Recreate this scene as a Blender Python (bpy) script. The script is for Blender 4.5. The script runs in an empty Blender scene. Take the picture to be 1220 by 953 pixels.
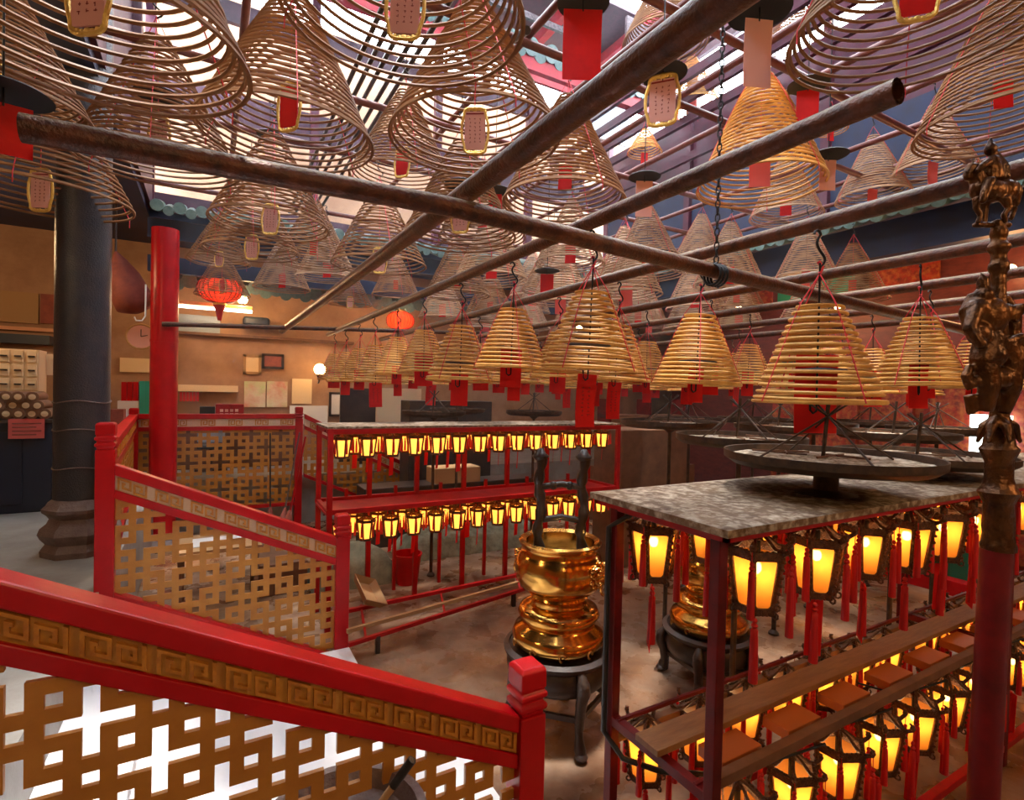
import bpy, bmesh, math, random
from mathutils import Vector, Matrix
random.seed(7)
PI = math.pi
S = bpy.context.scene
COL = S.collection

# ------------------------------------------------------------------ camera
CAMZ = 2.4
PPX, PPY, F = 610.0, 476.5, 636.0
X_ = Vector((1126, 15.5, F)).normalized()
Y_ = Vector((-359, -18.5, F)).normalized()
Y_ = (Y_ - X_ * X_.dot(Y_)).normalized()
Z_ = X_.cross(Y_)
CAM = Vector((0, 0, CAMZ))

def ray(px, py):
    v = Vector((px - PPX, py - PPY, F)) / F
    return Vector((X_.dot(v), Y_.dot(v), Z_.dot(v)))
def at_t(px, py, t): return CAM + ray(px, py) * t          # t = depth along the view axis
def at_y(px, py, Y): r = ray(px, py); return CAM + r * (Y / r.y)
def at_x(px, py, X): r = ray(px, py); return CAM + r * (X / r.x)
def at_z(px, py, Z): r = ray(px, py); return CAM + r * ((Z - CAMZ) / r.z)
def proj(p):
    d = Vector(p) - CAM
    c = X_ * d.x + Y_ * d.y + Z_ * d.z
    return (PPX + F * c.x / c.z, PPY + F * c.y / c.z, c.z)

cd = bpy.data.cameras.new('camera'); cam = bpy.data.objects.new('camera', cd); COL.objects.link(cam)
cd.sensor_width = 36; cd.lens = F / 1220 * 36
cd.clip_start = 0.05; cd.clip_end = 200
M = Matrix(((X_.x, -X_.y, -X_.z), (Y_.x, -Y_.y, -Y_.z), (Z_.x, -Z_.y, -Z_.z)))
cam.matrix_world = Matrix.Translation(CAM) @ M.to_4x4()
S.camera = cam

# ------------------------------------------------------------------ materials
def mat(name, col, rough=0.6, metal=0.0, noise=None, scale=8.0, bump=0.0, bscale=60.0, dust=None, emis=None, estr=0.0,
        spec=0.5, transl=0.0, stretch=(1, 1, 1), coat=0.0, stain=None):
    m = bpy.data.materials.new(name); m.use_nodes = True
    nt = m.node_tree; N = nt.nodes; L = nt.links
    b = N['Principled BSDF']
    b.inputs['Roughness'].default_value = rough
    b.inputs['Metallic'].default_value = metal
    b.inputs['Specular IOR Level'].default_value = spec
    b.inputs['Coat Weight'].default_value = coat
    b.inputs['Base Color'].default_value = (*col, 1)
    tc = N.new('ShaderNodeTexCoord'); mp = N.new('ShaderNodeMapping'); mp.inputs['Scale'].default_value = stretch
    L.new(tc.outputs['Object'], mp.inputs['Vector'])
    last = None
    if noise:
        n = N.new('ShaderNodeTexNoise'); n.inputs['Scale'].default_value = scale; n.inputs['Detail'].default_value = 6
        n.inputs['Roughness'].default_value = 0.65
        L.new(mp.outputs[0], n.inputs['Vector'])
        r = N.new('ShaderNodeValToRGB'); r.color_ramp.elements[0].position = 0.36; r.color_ramp.elements[1].position = 0.66
        r.color_ramp.elements[0].color = (*col, 1); r.color_ramp.elements[1].color = (*noise, 1)
        L.new(n.outputs['Fac'], r.inputs['Fac']); last = r.outputs['Color']
    if stain:
        n = N.new('ShaderNodeTexNoise'); n.inputs['Scale'].default_value = stain[1]; n.inputs['Detail'].default_value = 8
        L.new(tc.outputs['Object'], n.inputs['Vector'])
        r = N.new('ShaderNodeValToRGB'); r.color_ramp.elements[0].position = 0.44; r.color_ramp.elements[1].position = 0.68
        r.color_ramp.elements[0].color = (0, 0, 0, 1); r.color_ramp.elements[1].color = (1, 1, 1, 1)
        L.new(n.outputs['Fac'], r.inputs['Fac'])
        mx = N.new('ShaderNodeMix'); mx.data_type = 'RGBA'
        L.new(r.outputs['Color'], mx.inputs[0])
        if last: L.new(last, mx.inputs[6])
        else: mx.inputs[6].default_value = (*col, 1)
        mx.inputs[7].default_value = (*stain[0], 1); last = mx.outputs[2]
    if dust:                                        # settled ash on upward faces
        g = N.new('ShaderNodeNewGeometry'); sp = N.new('ShaderNodeSeparateXYZ'); L.new(g.outputs['Normal'], sp.inputs[0])
        n = N.new('ShaderNodeTexNoise'); n.inputs['Scale'].default_value = 40; n.inputs['Detail'].default_value = 4
        L.new(tc.outputs['Object'], n.inputs['Vector'])
        ad = N.new('ShaderNodeMath'); ad.operation = 'MULTIPLY_ADD'; ad.inputs[1].default_value = 1.2; ad.inputs[2].default_value = -0.6
        L.new(n.outputs['Fac'], ad.inputs[0])
        a2 = N.new('ShaderNodeMath'); a2.operation = 'ADD'; L.new(sp.outputs['Z'], a2.inputs[0]); L.new(ad.outputs[0], a2.inputs[1])
        r = N.new('ShaderNodeValToRGB'); r.color_ramp.elements[0].position = 0.35; r.color_ramp.elements[1].position = 0.6
        r.color_ramp.elements[0].color = (0, 0, 0, 1); r.color_ramp.elements[1].color = (1, 1, 1, 1)
        L.new(a2.outputs[0], r.inputs['Fac'])
        mx = N.new('ShaderNodeMix'); mx.data_type = 'RGBA'; L.new(r.outputs['Color'], mx.inputs[0])
        if last: L.new(last, mx.inputs[6])
        else: mx.inputs[6].default_value = (*col, 1)
        mx.inputs[7].default_value = (*dust, 1); last = mx.outputs[2]
    if last: L.new(last, b.inputs['Base Color'])
    if bump:
        n = N.new('ShaderNodeTexNoise'); n.inputs['Scale'].default_value = bscale; n.inputs['Detail'].default_value = 5
        L.new(mp.outputs[0], n.inputs['Vector'])
        bp = N.new('ShaderNodeBump'); bp.inputs['Strength'].default_value = bump; bp.inputs['Distance'].default_value = 0.01
        L.new(n.outputs['Fac'], bp.inputs['Height']); L.new(bp.outputs[0], b.inputs['Normal'])
    if emis:
        b.inputs['Emission Color'].default_value = (*emis, 1); b.inputs['Emission Strength'].default_value = estr
    if transl:
        t = N.new('ShaderNodeBsdfTranslucent'); t.inputs['Color'].default_value = (*col, 1)
        if last: L.new(last, t.inputs['Color'])
        ms = N.new('ShaderNodeMixShader'); ms.inputs[0].default_value = transl
        L.new(b.outputs[0], ms.inputs[1]); L.new(t.outputs[0], ms.inputs[2])
        L.new(ms.outputs[0], N['Material Output'].inputs['Surface'])
    return m

MT = dict(
    incense=mat('incense_stick', (0.36, 0.175, 0.065), 0.6, noise=(0.20, 0.085, 0.032), scale=3.0),
    incense_gold=mat('fresh_incense_stick', (0.80, 0.43, 0.10), 0.5, noise=(0.48, 0.22, 0.045), scale=6.0),
    incense_pale=mat('pale_incense_stick', (0.50, 0.33, 0.20), 0.7, noise=(0.34, 0.20, 0.12), scale=4.0),
    thread=mat('red_thread', (0.62, 0.03, 0.05), 0.7),
    paper_red=mat('red_paper', (0.85, 0.012, 0.012), 0.55, noise=(0.70, 0.008, 0.01), scale=5, transl=0.45),
    paper_pink=mat('pink_paper', (0.85, 0.20, 0.17), 0.6, transl=0.5),
    paper_cream=mat('cream_paper', (0.80, 0.60, 0.36), 0.7),
    paper_pale=mat('pale_card', (0.88, 0.50, 0.42), 0.7, transl=0.3),
    paper_white=mat('white_paper', (0.80, 0.78, 0.74), 0.7),
    ink=mat('dark_red_ink', (0.28, 0.01, 0.01), 0.7),
    black_ink=mat('black_ink', (0.05, 0.03, 0.02), 0.7),
    gold=mat('gilt_frame', (0.83, 0.55, 0.14), 0.38, 0.75, bump=0.6, bscale=90),
    black_metal=mat('blackened_iron', (0.018, 0.018, 0.02), 0.45, 0.6),
    disc=mat('smoke_blackened_disc', (0.012, 0.014, 0.02), 0.6, 0.3),
    iron=mat('sooty_iron', (0.035, 0.022, 0.015), 0.5, 0.3, noise=(0.09, 0.05, 0.028), scale=20),
    rust=mat('rusty_pipe', (0.13, 0.034, 0.012), 0.38, 0.25, noise=(0.035, 0.012, 0.008), scale=14, bump=0.5, bscale=70, dust=(0.13, 0.075, 0.03)),
    rust_up=mat('upper_pipe_paint', (0.17, 0.045, 0.035), 0.35, 0.1, noise=(0.09, 0.025, 0.022), scale=9),
    darkpipe=mat('dark_pipe', (0.035, 0.03, 0.035), 0.35, 0.5),
    red=mat('red_gloss_paint', (0.55, 0.003, 0.008), 0.32, noise=(0.42, 0.002, 0.006), scale=3.5, bump=0.12, bscale=25, spec=0.35),
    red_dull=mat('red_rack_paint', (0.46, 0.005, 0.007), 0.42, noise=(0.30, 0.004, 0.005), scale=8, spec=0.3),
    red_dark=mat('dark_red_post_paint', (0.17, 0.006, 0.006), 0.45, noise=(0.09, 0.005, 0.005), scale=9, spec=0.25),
    ochre=mat('ochre_paint', (0.56, 0.25, 0.035), 0.42, noise=(0.46, 0.19, 0.025), scale=7, bump=0.15, bscale=30),
    ochre_side=mat('brown_frame', (0.40, 0.16, 0.03), 0.5),
    frieze=mat('ochre_frieze', (0.58, 0.29, 0.04), 0.45, noise=(0.44, 0.19, 0.03), scale=12, bump=0.2, bscale=40),
    fret=mat('fret_ochre', (0.64, 0.28, 0.03), 0.42, noise=(0.42, 0.15, 0.02), scale=22),
    cream_stone=mat('cream_panel', (0.72, 0.55, 0.40), 0.5),
    marble=mat('pale_marble', (0.90, 0.90, 0.90), 0.35, noise=(0.84, 0.85, 0.86), scale=3.0, bump=0.1),
    brass=mat('polished_brass', (0.80, 0.44, 0.10), 0.17, 1.0, noise=(0.66, 0.32, 0.07), scale=4),
    brass_dull=mat('aged_brass', (0.60, 0.33, 0.09), 0.32, 1.0, noise=(0.36, 0.18, 0.05), scale=12, bump=0.3, bscale=40),
    bronze=mat('dark_gilt_bronze', (0.16, 0.06, 0.014), 0.30, 0.7, noise=(0.035, 0.014, 0.007), scale=11, bump=0.6, bscale=45),
    darkwood=mat('black_lacquer_wood', (0.028, 0.02, 0.018), 0.35, noise=(0.05, 0.03, 0.022), scale=9, bump=0.2),
    ash=mat('incense_ash', (0.72, 0.62, 0.48), 0.95, noise=(0.30, 0.22, 0.13), scale=18, bump=1.0, bscale=60, stain=((0.12, 0.07, 0.04), 30)),
    ashboard=mat('ash_covered_board', (0.20, 0.12, 0.062), 0.7, noise=(0.09, 0.048, 0.024), scale=3.5, bump=1.0, bscale=38, stain=((0.46, 0.37, 0.27), 26)),
    plank=mat('dusty_plank', (0.30, 0.14, 0.05), 0.6, noise=(0.20, 0.085, 0.03), scale=5, bump=0.2, stretch=(1, 6, 1)),
    bracket=mat('orange_box', (0.50, 0.12, 0.02), 0.5),
    tassel=mat('red_silk_tassel', (0.72, 0.010, 0.012), 0.55, noise=(0.48, 0.006, 0.008), scale=60, stretch=(1, 1, 0.1), transl=0.2),
    lframe=mat('carved_dark_lantern_frame', (0.055, 0.016, 0.008), 0.36, 0.2, noise=(0.16, 0.06, 0.02), scale=60, bump=0.8, bscale=150),
    lpanel=mat('lantern_silk', (0.97, 0.40, 0.06), 0.6, transl=0.85, emis=(1.0, 0.22, 0.01), estr=0.35),
    lpanel_far=mat('lit_lantern_silk', (0.95, 0.60, 0.2), 0.6, emis=(1.0, 0.36, 0.045), estr=2.4),
    bulb=mat('lit_bulb', (1, 0.8, 0.5), 0.5, emis=(1.0, 0.66, 0.30), estr=62),
    bulb_far=mat('lit_small_bulb', (1, 0.8, 0.5), 0.5, emis=(1.0, 0.7, 0.3), estr=14),
    black_col=mat('black_column_paint', (0.030, 0.032, 0.045), 0.36, noise=(0.05, 0.045, 0.05), scale=6, bump=0.45, bscale=80),
    stone=mat('carved_stone', (0.22, 0.16, 0.14), 0.55, noise=(0.14, 0.09, 0.08), scale=6, bump=0.5),
    gfloor=mat('grey_stone_floor', (0.34, 0.32, 0.29), 0.5, noise=(0.24, 0.22, 0.19), scale=2.5, bump=0.2),
    wallw=mat('warm_plaster', (0.44, 0.25, 0.14), 0.75, noise=(0.30, 0.155, 0.085), scale=1.6, bump=0.1, bscale=12),
    walld=mat('dark_red_timber', (0.16, 0.035, 0.03), 0.5, noise=(0.09, 0.02, 0.022), scale=5, stretch=(1, 1, 3)),
    purple=mat('maroon_board', (0.085, 0.026, 0.05), 0.5, noise=(0.045, 0.016, 0.034), scale=7, bump=0.1),
    magenta=mat('crimson_board', (0.10, 0.008, 0.03), 0.5, noise=(0.055, 0.006, 0.024), scale=5),
    beamred=mat('red_beam', (0.50, 0.01, 0.03), 0.4, noise=(0.36, 0.008, 0.02), scale=6),
    ceiling=mat('sooty_ceiling', (0.05, 0.02, 0.03), 0.7, noise=(0.09, 0.03, 0.04), scale=3),
    navy=mat('blue_black_timber', (0.009, 0.022, 0.075), 0.6, noise=(0.014, 0.018, 0.05), scale=4),
    tile=mat('green_glazed_tile', (0.10, 0.20, 0.20), 0.3, noise=(0.16, 0.28, 0.27), scale=18),
    peach=mat('peach_trim', (0.72, 0.32, 0.16), 0.5),
    carved=mat('carved_wood_panel', (0.015, 0.008, 0.012), 0.5, noise=(0.16, 0.12, 0.14), scale=20, bump=0.8, bscale=30),
    green=mat('green_paint', (0.01, 0.13, 0.07), 0.4),
    teal=mat('teal_binder', (0.03, 0.35, 0.24), 0.4),
    navy_cab=mat('dark_cabinet', (0.012, 0.018, 0.035), 0.4),
    yellow=mat('yellow_sign', (0.85, 0.50, 0.04), 0.5, emis=(1.0, 0.62, 0.05), estr=0.7),
    tube=mat('fluorescent_tube', (1, 1, 1), 0.4, emis=(1.0, 0.93, 0.8), estr=7),
    warmbulb=mat('warm_globe_lamp', (1, 0.9, 0.7), 0.4, emis=(1.0, 0.62, 0.25), estr=30),
    redlan=mat('red_round_lantern', (0.80, 0.05, 0.02), 0.5, transl=0.7, emis=(1.0, 0.06, 0.01), estr=0.35),
    cloth=mat('faded_red_cloth', (0.34, 0.09, 0.06), 0.8, noise=(0.22, 0.06, 0.05), scale=6),
    canvas=mat('dusty_canvas', (0.26, 0.26, 0.17), 0.9, noise=(0.14, 0.13, 0.08), scale=8, bump=0.5),
    brownbox=mat('brown_board', (0.20, 0.09, 0.04), 0.6, noise=(0.13, 0.055, 0.025), scale=6),
    cardboard=mat('tan_board', (0.42, 0.24, 0.10), 0.7),
    blackrub=mat('black_grip', (0.015, 0.015, 0.015), 0.4),
    altar=mat('altar_red', (0.40, 0.03, 0.012), 0.55, noise=(0.12, 0.012, 0.01), scale=9, stain=((0.42, 0.13, 0.03), 14)),
    glass=mat('grey_glass', (0.35, 0.42, 0.48), 0.15),
)
def see_through(m, f):      # thin silk: a little of the bulb shows through
    nt = m.node_tree; out = nt.nodes['Material Output']; src = out.inputs['Surface'].links[0].from_socket
    tr = nt.nodes.new('ShaderNodeBsdfTransparent'); mx = nt.nodes.new('ShaderNodeMixShader'); mx.inputs[0].default_value = f
    tr.inputs[0].default_value = (1, .9, .7, 1)
    nt.links.new(src, mx.inputs[1]); nt.links.new(tr.outputs[0], mx.inputs[2]); nt.links.new(mx.outputs[0], out.inputs['Surface'])
see_through(MT['lpanel'], 0.07)
# court floor: wet, stained concrete
def floor_mat():
    m = mat('wet_stained_concrete', (0.21, 0.082, 0.026), 0.3, noise=(0.33, 0.235, 0.16), scale=1.0, bump=0.35, bscale=22, stain=((0.09, 0.035, 0.015), 2.2))
    nt = m.node_tree; N = nt.nodes; L = nt.links
    n = N.new('ShaderNodeTexNoise'); n.inputs['Scale'].default_value = 3.5; n.inputs['Detail'].default_value = 8
    tc = [x for x in N if x.type == 'TEX_COORD'][0]; L.new(tc.outputs['Object'], n.inputs['Vector'])
    mr = N.new('ShaderNodeMapRange'); mr.inputs[1].default_value = 0.35; mr.inputs[2].default_value = 0.65
    mr.inputs[3].default_value = 0.12; mr.inputs[4].default_value = 0.55
    L.new(n.outputs['Fac'], mr.inputs[0]); L.new(mr.outputs[0], N['Principled BSDF'].inputs['Roughness'])
    return m
MT['court'] = floor_mat()

# ------------------------------------------------------------------ mesh builder
class MB:
    def __init__(s): s.v = []; s.f = []
    def add(s, vs, fs):
        o = len(s.v); s.v += [tuple(v) for v in vs]; s.f += [tuple(i + o for i in f) for f in fs]; return s
    def box(s, a, b):
        x0, y0, z0 = a; x1, y1, z1 = b
        if x0 > x1: x0, x1 = x1, x0
        if y0 > y1: y0, y1 = y1, y0
        if z0 > z1: z0, z1 = z1, z0
        return s.add([(x0, y0, z0), (x1, y0, z0), (x1, y1, z0), (x0, y1, z0), (x0, y0, z1), (x1, y0, z1), (x1, y1, z1), (x0, y1, z1)],
                     [(3, 2, 1, 0), (4, 5, 6, 7), (0, 1, 5, 4), (1, 2, 6, 5), (2, 3, 7, 6), (3, 0, 4, 7)])
    def cbox(s, c, d): return s.box((c[0] - d[0] / 2, c[1] - d[1] / 2, c[2] - d[2] / 2), (c[0] + d[0] / 2, c[1] + d[1] / 2, c[2] + d[2] / 2))
    def tube(s, pts, r, n=8, closed=False, cap=True, tw=0.0):
        pts = [Vector(p) for p in pts]; k = len(pts)
        rs = r if isinstance(r, (list, tuple)) else [r] * k
        vs = []; up = None
        for i, p in enumerate(pts):
            a = pts[i - 1] if (i or closed) else p
            b = pts[(i + 1) % k] if (i < k - 1 or closed) else p
            t = (b - a); t = t.normalized() if t.length > 1e-9 else Vector((0, 0, 1))
            if up is None:
                up = Vector((0, 0, 1)) if abs(t.z) < 0.9 else Vector((1, 0, 0))
            u = up - t * up.dot(t)
            u = u.normalized() if u.length > 1e-6 else t.orthogonal().normalized()
            up = u; w = t.cross(u)
            for j in range(n):
                a_ = 2 * PI * j / n + PI / n
                vs.append(p + (u * math.cos(a_) + w * math.sin(a_)) * rs[i])
        fs = []
        m = k if closed else k - 1
        for i in range(m):
            i2 = (i + 1) % k
            for j in range(n):
                j2 = (j + 1) % n
                fs.append((i * n + j, i * n + j2, i2 * n + j2, i2 * n + j))
        if cap and not closed:
            fs.append(tuple(range(n - 1, -1, -1))); fs.append(tuple((k - 1) * n + j for j in range(n)))
        return s.add(vs, fs)
    def bar(s, a, b, w, h=None):     # rectangular bar between two points
        a = Vector(a); b = Vector(b); h = h or w
        t = (b - a).normalized(); up = Vector((0, 0, 1)) if abs(t.z) < 0.95 else Vector((0, 1, 0))
        u = t.cross(up).normalized(); v = u.cross(t)
        c = [(u * w / 2 * i + v * h / 2 * j) for i, j in ((-1, -1), (1, -1), (1, 1), (-1, 1))]
        return s.add([a + q for q in c] + [b + q for q in c], [(3, 2, 1, 0), (4, 5, 6, 7), (0, 1, 5, 4), (1, 2, 6, 5), (2, 3, 7, 6), (3, 0, 4, 7)])
    def lathe(s, prof, n=32, c=(0, 0, 0), ph=0.0, cap=True):
        vs = []
        for r, z in prof:
            for j in range(n):
                a = 2 * PI * j / n + ph
                vs.append((c[0] + r * math.cos(a), c[1] + r * math.sin(a), c[2] + z))
        fs = []
        for i in range(len(prof) - 1):
            for j in range(n):
                j2 = (j + 1) % n
                fs.append((i * n + j, i * n + j2, (i + 1) * n + j2, (i + 1) * n + j))
        if cap:
            if prof[0][0] > 1e-4: fs.append(tuple(range(n - 1, -1, -1)))
            if prof[-1][0] > 1e-4: fs.append(tuple((len(prof) - 1) * n + j for j in range(n)))
        return s.add(vs, fs)
    def ball(s, c, r, n=12, sc=(1, 1, 1)):
        m = max(4, n // 2); vs = []; fs = []
        for i in range(m + 1):
            th = PI * i / m
            for j in range(n):
                a = 2 * PI * j / n
                vs.append((c[0] + r * sc[0] * math.sin(th) * math.cos(a), c[1] + r * sc[1] * math.sin(th) * math.sin(a), c[2] - r * sc[2] * math.cos(th)))
        for i in range(m):
            for j in range(n):
                j2 = (j + 1) % n
                fs.append((i * n + j, i * n + j2, (i + 1) * n + j2, (i + 1) * n + j))
        return s.add(vs, fs)
    def mesh(s, name, m, smooth=None):
        me = bpy.data.meshes.new(name); me.from_pydata(s.v, [], s.f); me.update()
        bm = bmesh.new(); bm.from_mesh(me); bmesh.ops.remove_doubles(bm, verts=bm.verts, dist=1e-5)
        bmesh.ops.dissolve_degenerate(bm, edges=bm.edges, dist=1e-6)
        bmesh.ops.recalc_face_normals(bm, faces=bm.faces)
        bm.to_mesh(me); bm.free()
        me.materials.append(MT[m] if isinstance(m, str) else m)
        if smooth:
            me.shade_smooth()
            try: me.set_sharp_from_angle(angle=math.radians(smooth))
            except Exception: pass
        return me
    def obj(s, name, m, parent=None, smooth=None, loc=None, bevel=0.0):
        o = bpy.data.objects.new(name, s.mesh(name, m, smooth)); COL.objects.link(o)
        if parent is not None: o.parent = parent
        if loc is not None: o.location = loc
        if bevel:
            b = o.modifiers.new('bevel', 'BEVEL'); b.width = bevel; b.segments = 2; b.limit_method = 'ANGLE'
        return o

def thing(name, label, cat, loc=(0, 0, 0), rz=0.0, group=None):
    o = bpy.data.objects.new(name, None); COL.objects.link(o); o.empty_display_size = 0.1
    o.location = loc; o.rotation_euler = (0, 0, rz)
    o['label'] = label; o['category'] = cat
    if group: o['group'] = group
    return o
def tag(o, label, cat, group=None, kind=None):
    o['label'] = label; o['category'] = cat
    if group: o['group'] = group
    if kind: o['kind'] = kind
    return o
def struct(name, mb, m, **k):
    o = mb.obj(name, m, **k); o['kind'] = 'structure'; return o
def copy_tree(o, parent=None):
    c = o.copy(); COL.objects.link(c)
    c.parent = parent
    for ch in list(o.children): copy_tree(ch, c)
    return c
_ORD = 'first second third fourth fifth sixth seventh eighth ninth tenth eleventh twelfth thirteenth fourteenth fifteenth sixteenth seventeenth eighteenth nineteenth twentieth'.split()
def nth(i): return _ORD[i] if i < 20 else str(i + 1) + 'th'
def lamp(name, loc, power, col=(1, 0.6, 0.3), r=0.05, parent=None):
    d = bpy.data.lights.new(name, 'POINT'); d.energy = power; d.color = col; d.shadow_soft_size = r
    o = bpy.data.objects.new(name, d); COL.objects.link(o); o.location = loc
    if parent: o.parent = parent
    return o
def item(name, px0, py0, px1, py1, Y, m, label, cat, th=0.03, parent=None, group=None, bevel=0.0, zb=None):
    a = at_y(px0, py0, Y); b = at_y(px1, py1, Y)
    if zb is not None: b.z = zb
    o = MB().box((a.x, Y - th, b.z), (b.x, Y, a.z)).obj(name, m, parent, bevel=bevel)
    if parent is None: tag(o, label, cat, group)
    return o

# ------------------------------------------------------------------ room shell
GZ = 0.85                 # gallery level, the court is sunk to 0
CX0, CX1, CY0, CY1 = -0.9, 8.5, -0.6, 10.5
def shell():
    struct('floor', MB().box((-0.7, -0.6, -0.2), (13, 9.95, 0)), 'court')
    g = MB().box((-6, -5, -0.2), (-0.7, 13, GZ)).box((-0.7, -5, -0.2), (13, -0.6, GZ)).box((-0.7, 9.95, -0.2), (13, 13, GZ))
    struct('floor_gallery', g, 'gfloor')
    struct('wall_back', MB().box((-6, 12.5, GZ), (13, 12.7, 10.3)), 'wallw')
    struct('wall_left', MB().box((-6.2, -5, GZ), (-6, 12.7, 5.2)), 'wallw')
    struct('wall_right', MB().box((13, -5, 0), (13.2, 12.7, 5.2)), 'walld')
    struct('wall_front', MB().box((-6.2, -5.2, GZ), (13.2, -5, 5.2)), 'wallw')
    # low ceilings of the halls round the court
    c = MB().box((-6.2, -5.2, 5.1), (CX0, 12.7, 5.3)).box((CX0, CY1, 5.1), (13.2, 12.7, 5.3)).box((CX1, -5.2, 5.1), (13.2, CY1, 5.3)).box((CX0, -5.2, 5.1), (CX1, CY0, 5.3))
    struct('ceiling', c, 'navy')
    # far clerestory wall, x direction: boards with open slots between them
    Z0, Z1 = 5.2, 10.0
    def bands(name, rows, fixed, a0, a1, axis, m):
        mb = MB()
        for z0, z1 in rows:
            if axis == 'x': mb.box((a0, fixed - 0.05, z0), (a1, fixed + 0.05, z1))
            else: mb.box((fixed - 0.05, a0, z0), (fixed + 0.05, a1, z1))
        return struct(name, mb, m)
    bands('wall_clerestory_back', [(5.2, 5.5), (6.8, 7.4), (8.6, 8.95)], CY1, CX0, CX1, 'x', 'purple')
    bands('wall_clerestory_right', [(6.6, 8.0), (9.2, 9.5)], CX1, CY0, CY1, 'y', 'magenta')
    bands('wall_clerestory_side', [(5.2, 6.6)], CX1, CY0, CY1, 'y', 'navy')
    bands('wall_clerestory_left', [(5.2, 7.2), (8.3, 10)], CX0, CY0, CY1, 'y', 'purple')
    bands('wall_clerestory_front', [(5.2, 10)], CY0, CX0, CX1, 'x', 'purple')
    n = 1
    for x in (CX0, 1.6, 4.0, 6.2, CX1):
        struct('trim_%d' % n, MB().cbox((x, CY1 - 0.06, 7.6), (0.14, 0.16, 4.8)), 'magenta'); n += 1
    for y in (2.2, 5.0, 7.8):
        struct('trim_%d' % n, MB().cbox((CX1 - 0.06, y, 7.6), (0.16, 0.14, 4.8)), 'magenta'); n += 1
    for y in (2.2, 5.0, 7.8):
        struct('trim_%d' % n, MB().cbox((CX0 + 0.06, y, 7.6), (0.16, 0.14, 4.8)), 'purple'); n += 1
    # high roof with open slots
    mb = MB()
    y = CY0
    for y0, y1 in ((-0.7, 1.6), (3.0, 4.6), (5.6, 7.4), (8.3, 10.6)):
        mb.box((CX0 - 0.1, y0, 10.0), (CX1 + 0.1, y1, 10.12))
    struct('ceiling_high', mb, 'purple')
    for x in (0.6, 2.4, 4.2, 6.0, 7.6):
        struct('trim_%d' % n, MB().cbox((x, 5, 9.9), (0.16, 11, 0.2)), 'beamred'); n += 1
    # tie beams across the court
    struct('trim_%d' % n, MB().box((CX0, 10.25, 4.72), (CX1, 10.45, 5.02)), 'navy'); n += 1
    struct('trim_%d' % n, MB().box((CX0, 10.3, 4.2), (CX1, 10.42, 4.45)), 'navy'); n += 1
    struct('trim_%d' % n, MB().box((CX1 + 0.0, CY0, 4.5), (CX1 + 0.2, CY1, 5.0)), 'navy'); n += 1
    struct('trim_%d' % n, MB().box((CX0, 8.2, 8.1), (CX1, 8.36, 8.4)), 'beamred'); n += 1
    struct('trim_%d' % n, MB().box((CX0, 5.9, 8.75), (CX1, 6.1, 9.05)), 'beamred'); n += 1
    for k in range(6):
        x = CX1 - 0.6 - k * 0.28
        struct('trim_%d' % n, MB().box((x, CY0, 6.9 + 0.18 * k), (x + 0.08, CY1, 7.05 + 0.18 * k)), 'magenta'); n += 1
    return n
TRIM = shell()

# tile ends of the eave
def tile_row(name, y, z, x0, x1, step, r, label, axis='x'):
    t = thing(name, label, 'eave', (0, 0, 0))
    d = MB(); s = MB(); k = int((x1 - x0) / step)
    for i in range(k):
        u = x0 + (i + 0.5) * step
        if axis == 'x':
            d.tube([(u, y - 0.03, z), (u, y + 0.5, z + 0.14)], r, 14)
            s.tube([(u + step / 2, y, z - 0.02 - r * 0.4), (u + step / 2, y + 0.45, z + 0.10)], r * 0.85, 12)
        else:
            d.tube([(y + 0.03, u, z), (y + 0.5, u, z + 0.14)], r, 14)
            s.tube([(y, u + step / 2, z - 0.02 - r * 0.4), (y + 0.45, u + step / 2, z + 0.10)], r * 0.85, 12)
    d.obj('round_tile_ends', 'tile', t, 40); s.obj('drip_tile_ends', 'tile', t, 40)
    return t
tile_row('eave_tiles', 9.85, 5.12, -0.9, 8.4, 0.30, 0.09, 'row of green glazed eave tile ends above the red column')
tile_row('inner_eave_tiles', 11.3, 4.25, -0.9, 6.0, 0.36, 0.13, 'lower row of blue green tile ends behind the round red lantern')
tile_row('side_eave_tiles', 7.95, 5.0, 0.4, 9.6, 0.36, 0.11, 'row of tile ends along the eave on the hall side with altars', axis='y')
tile_row('roof_scallop_tiles', 8.15, 8.45, 0.0, 8.0, 0.42, 0.15, 'scalloped tile ends high under the bright roof slot')

# carved panels, lattice windows high up
def hi_panel(px0, py0, px1, py1, Y, m, name, label, cat):
    return item(name, px0, py0, px1, py1, Y, m, label, cat, 0.06)
hi_panel(562, -4, 692, 44, 8.1, 'carved', 'carved_panel', 'dark carved openwork panel high beside the red beam', 'panel')
hi_panel(745, 20, 800, 80, 8.1, 'carved', 'carved_panel', 'dark carved openwork panel behind the thick rusty pipe', 'panel')
hi_panel(626, 88, 690, 118, 8.0, 'beamred', 'red_valance', 'bright red cloth valance under the grey scalloped tiles', 'valance')
hi_panel(700, 104, 746, 176, 9.9, 'glass', 'branch_window_panel', 'blue grey window panel painted with dark branches, in a red frame', 'window panel')

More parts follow.
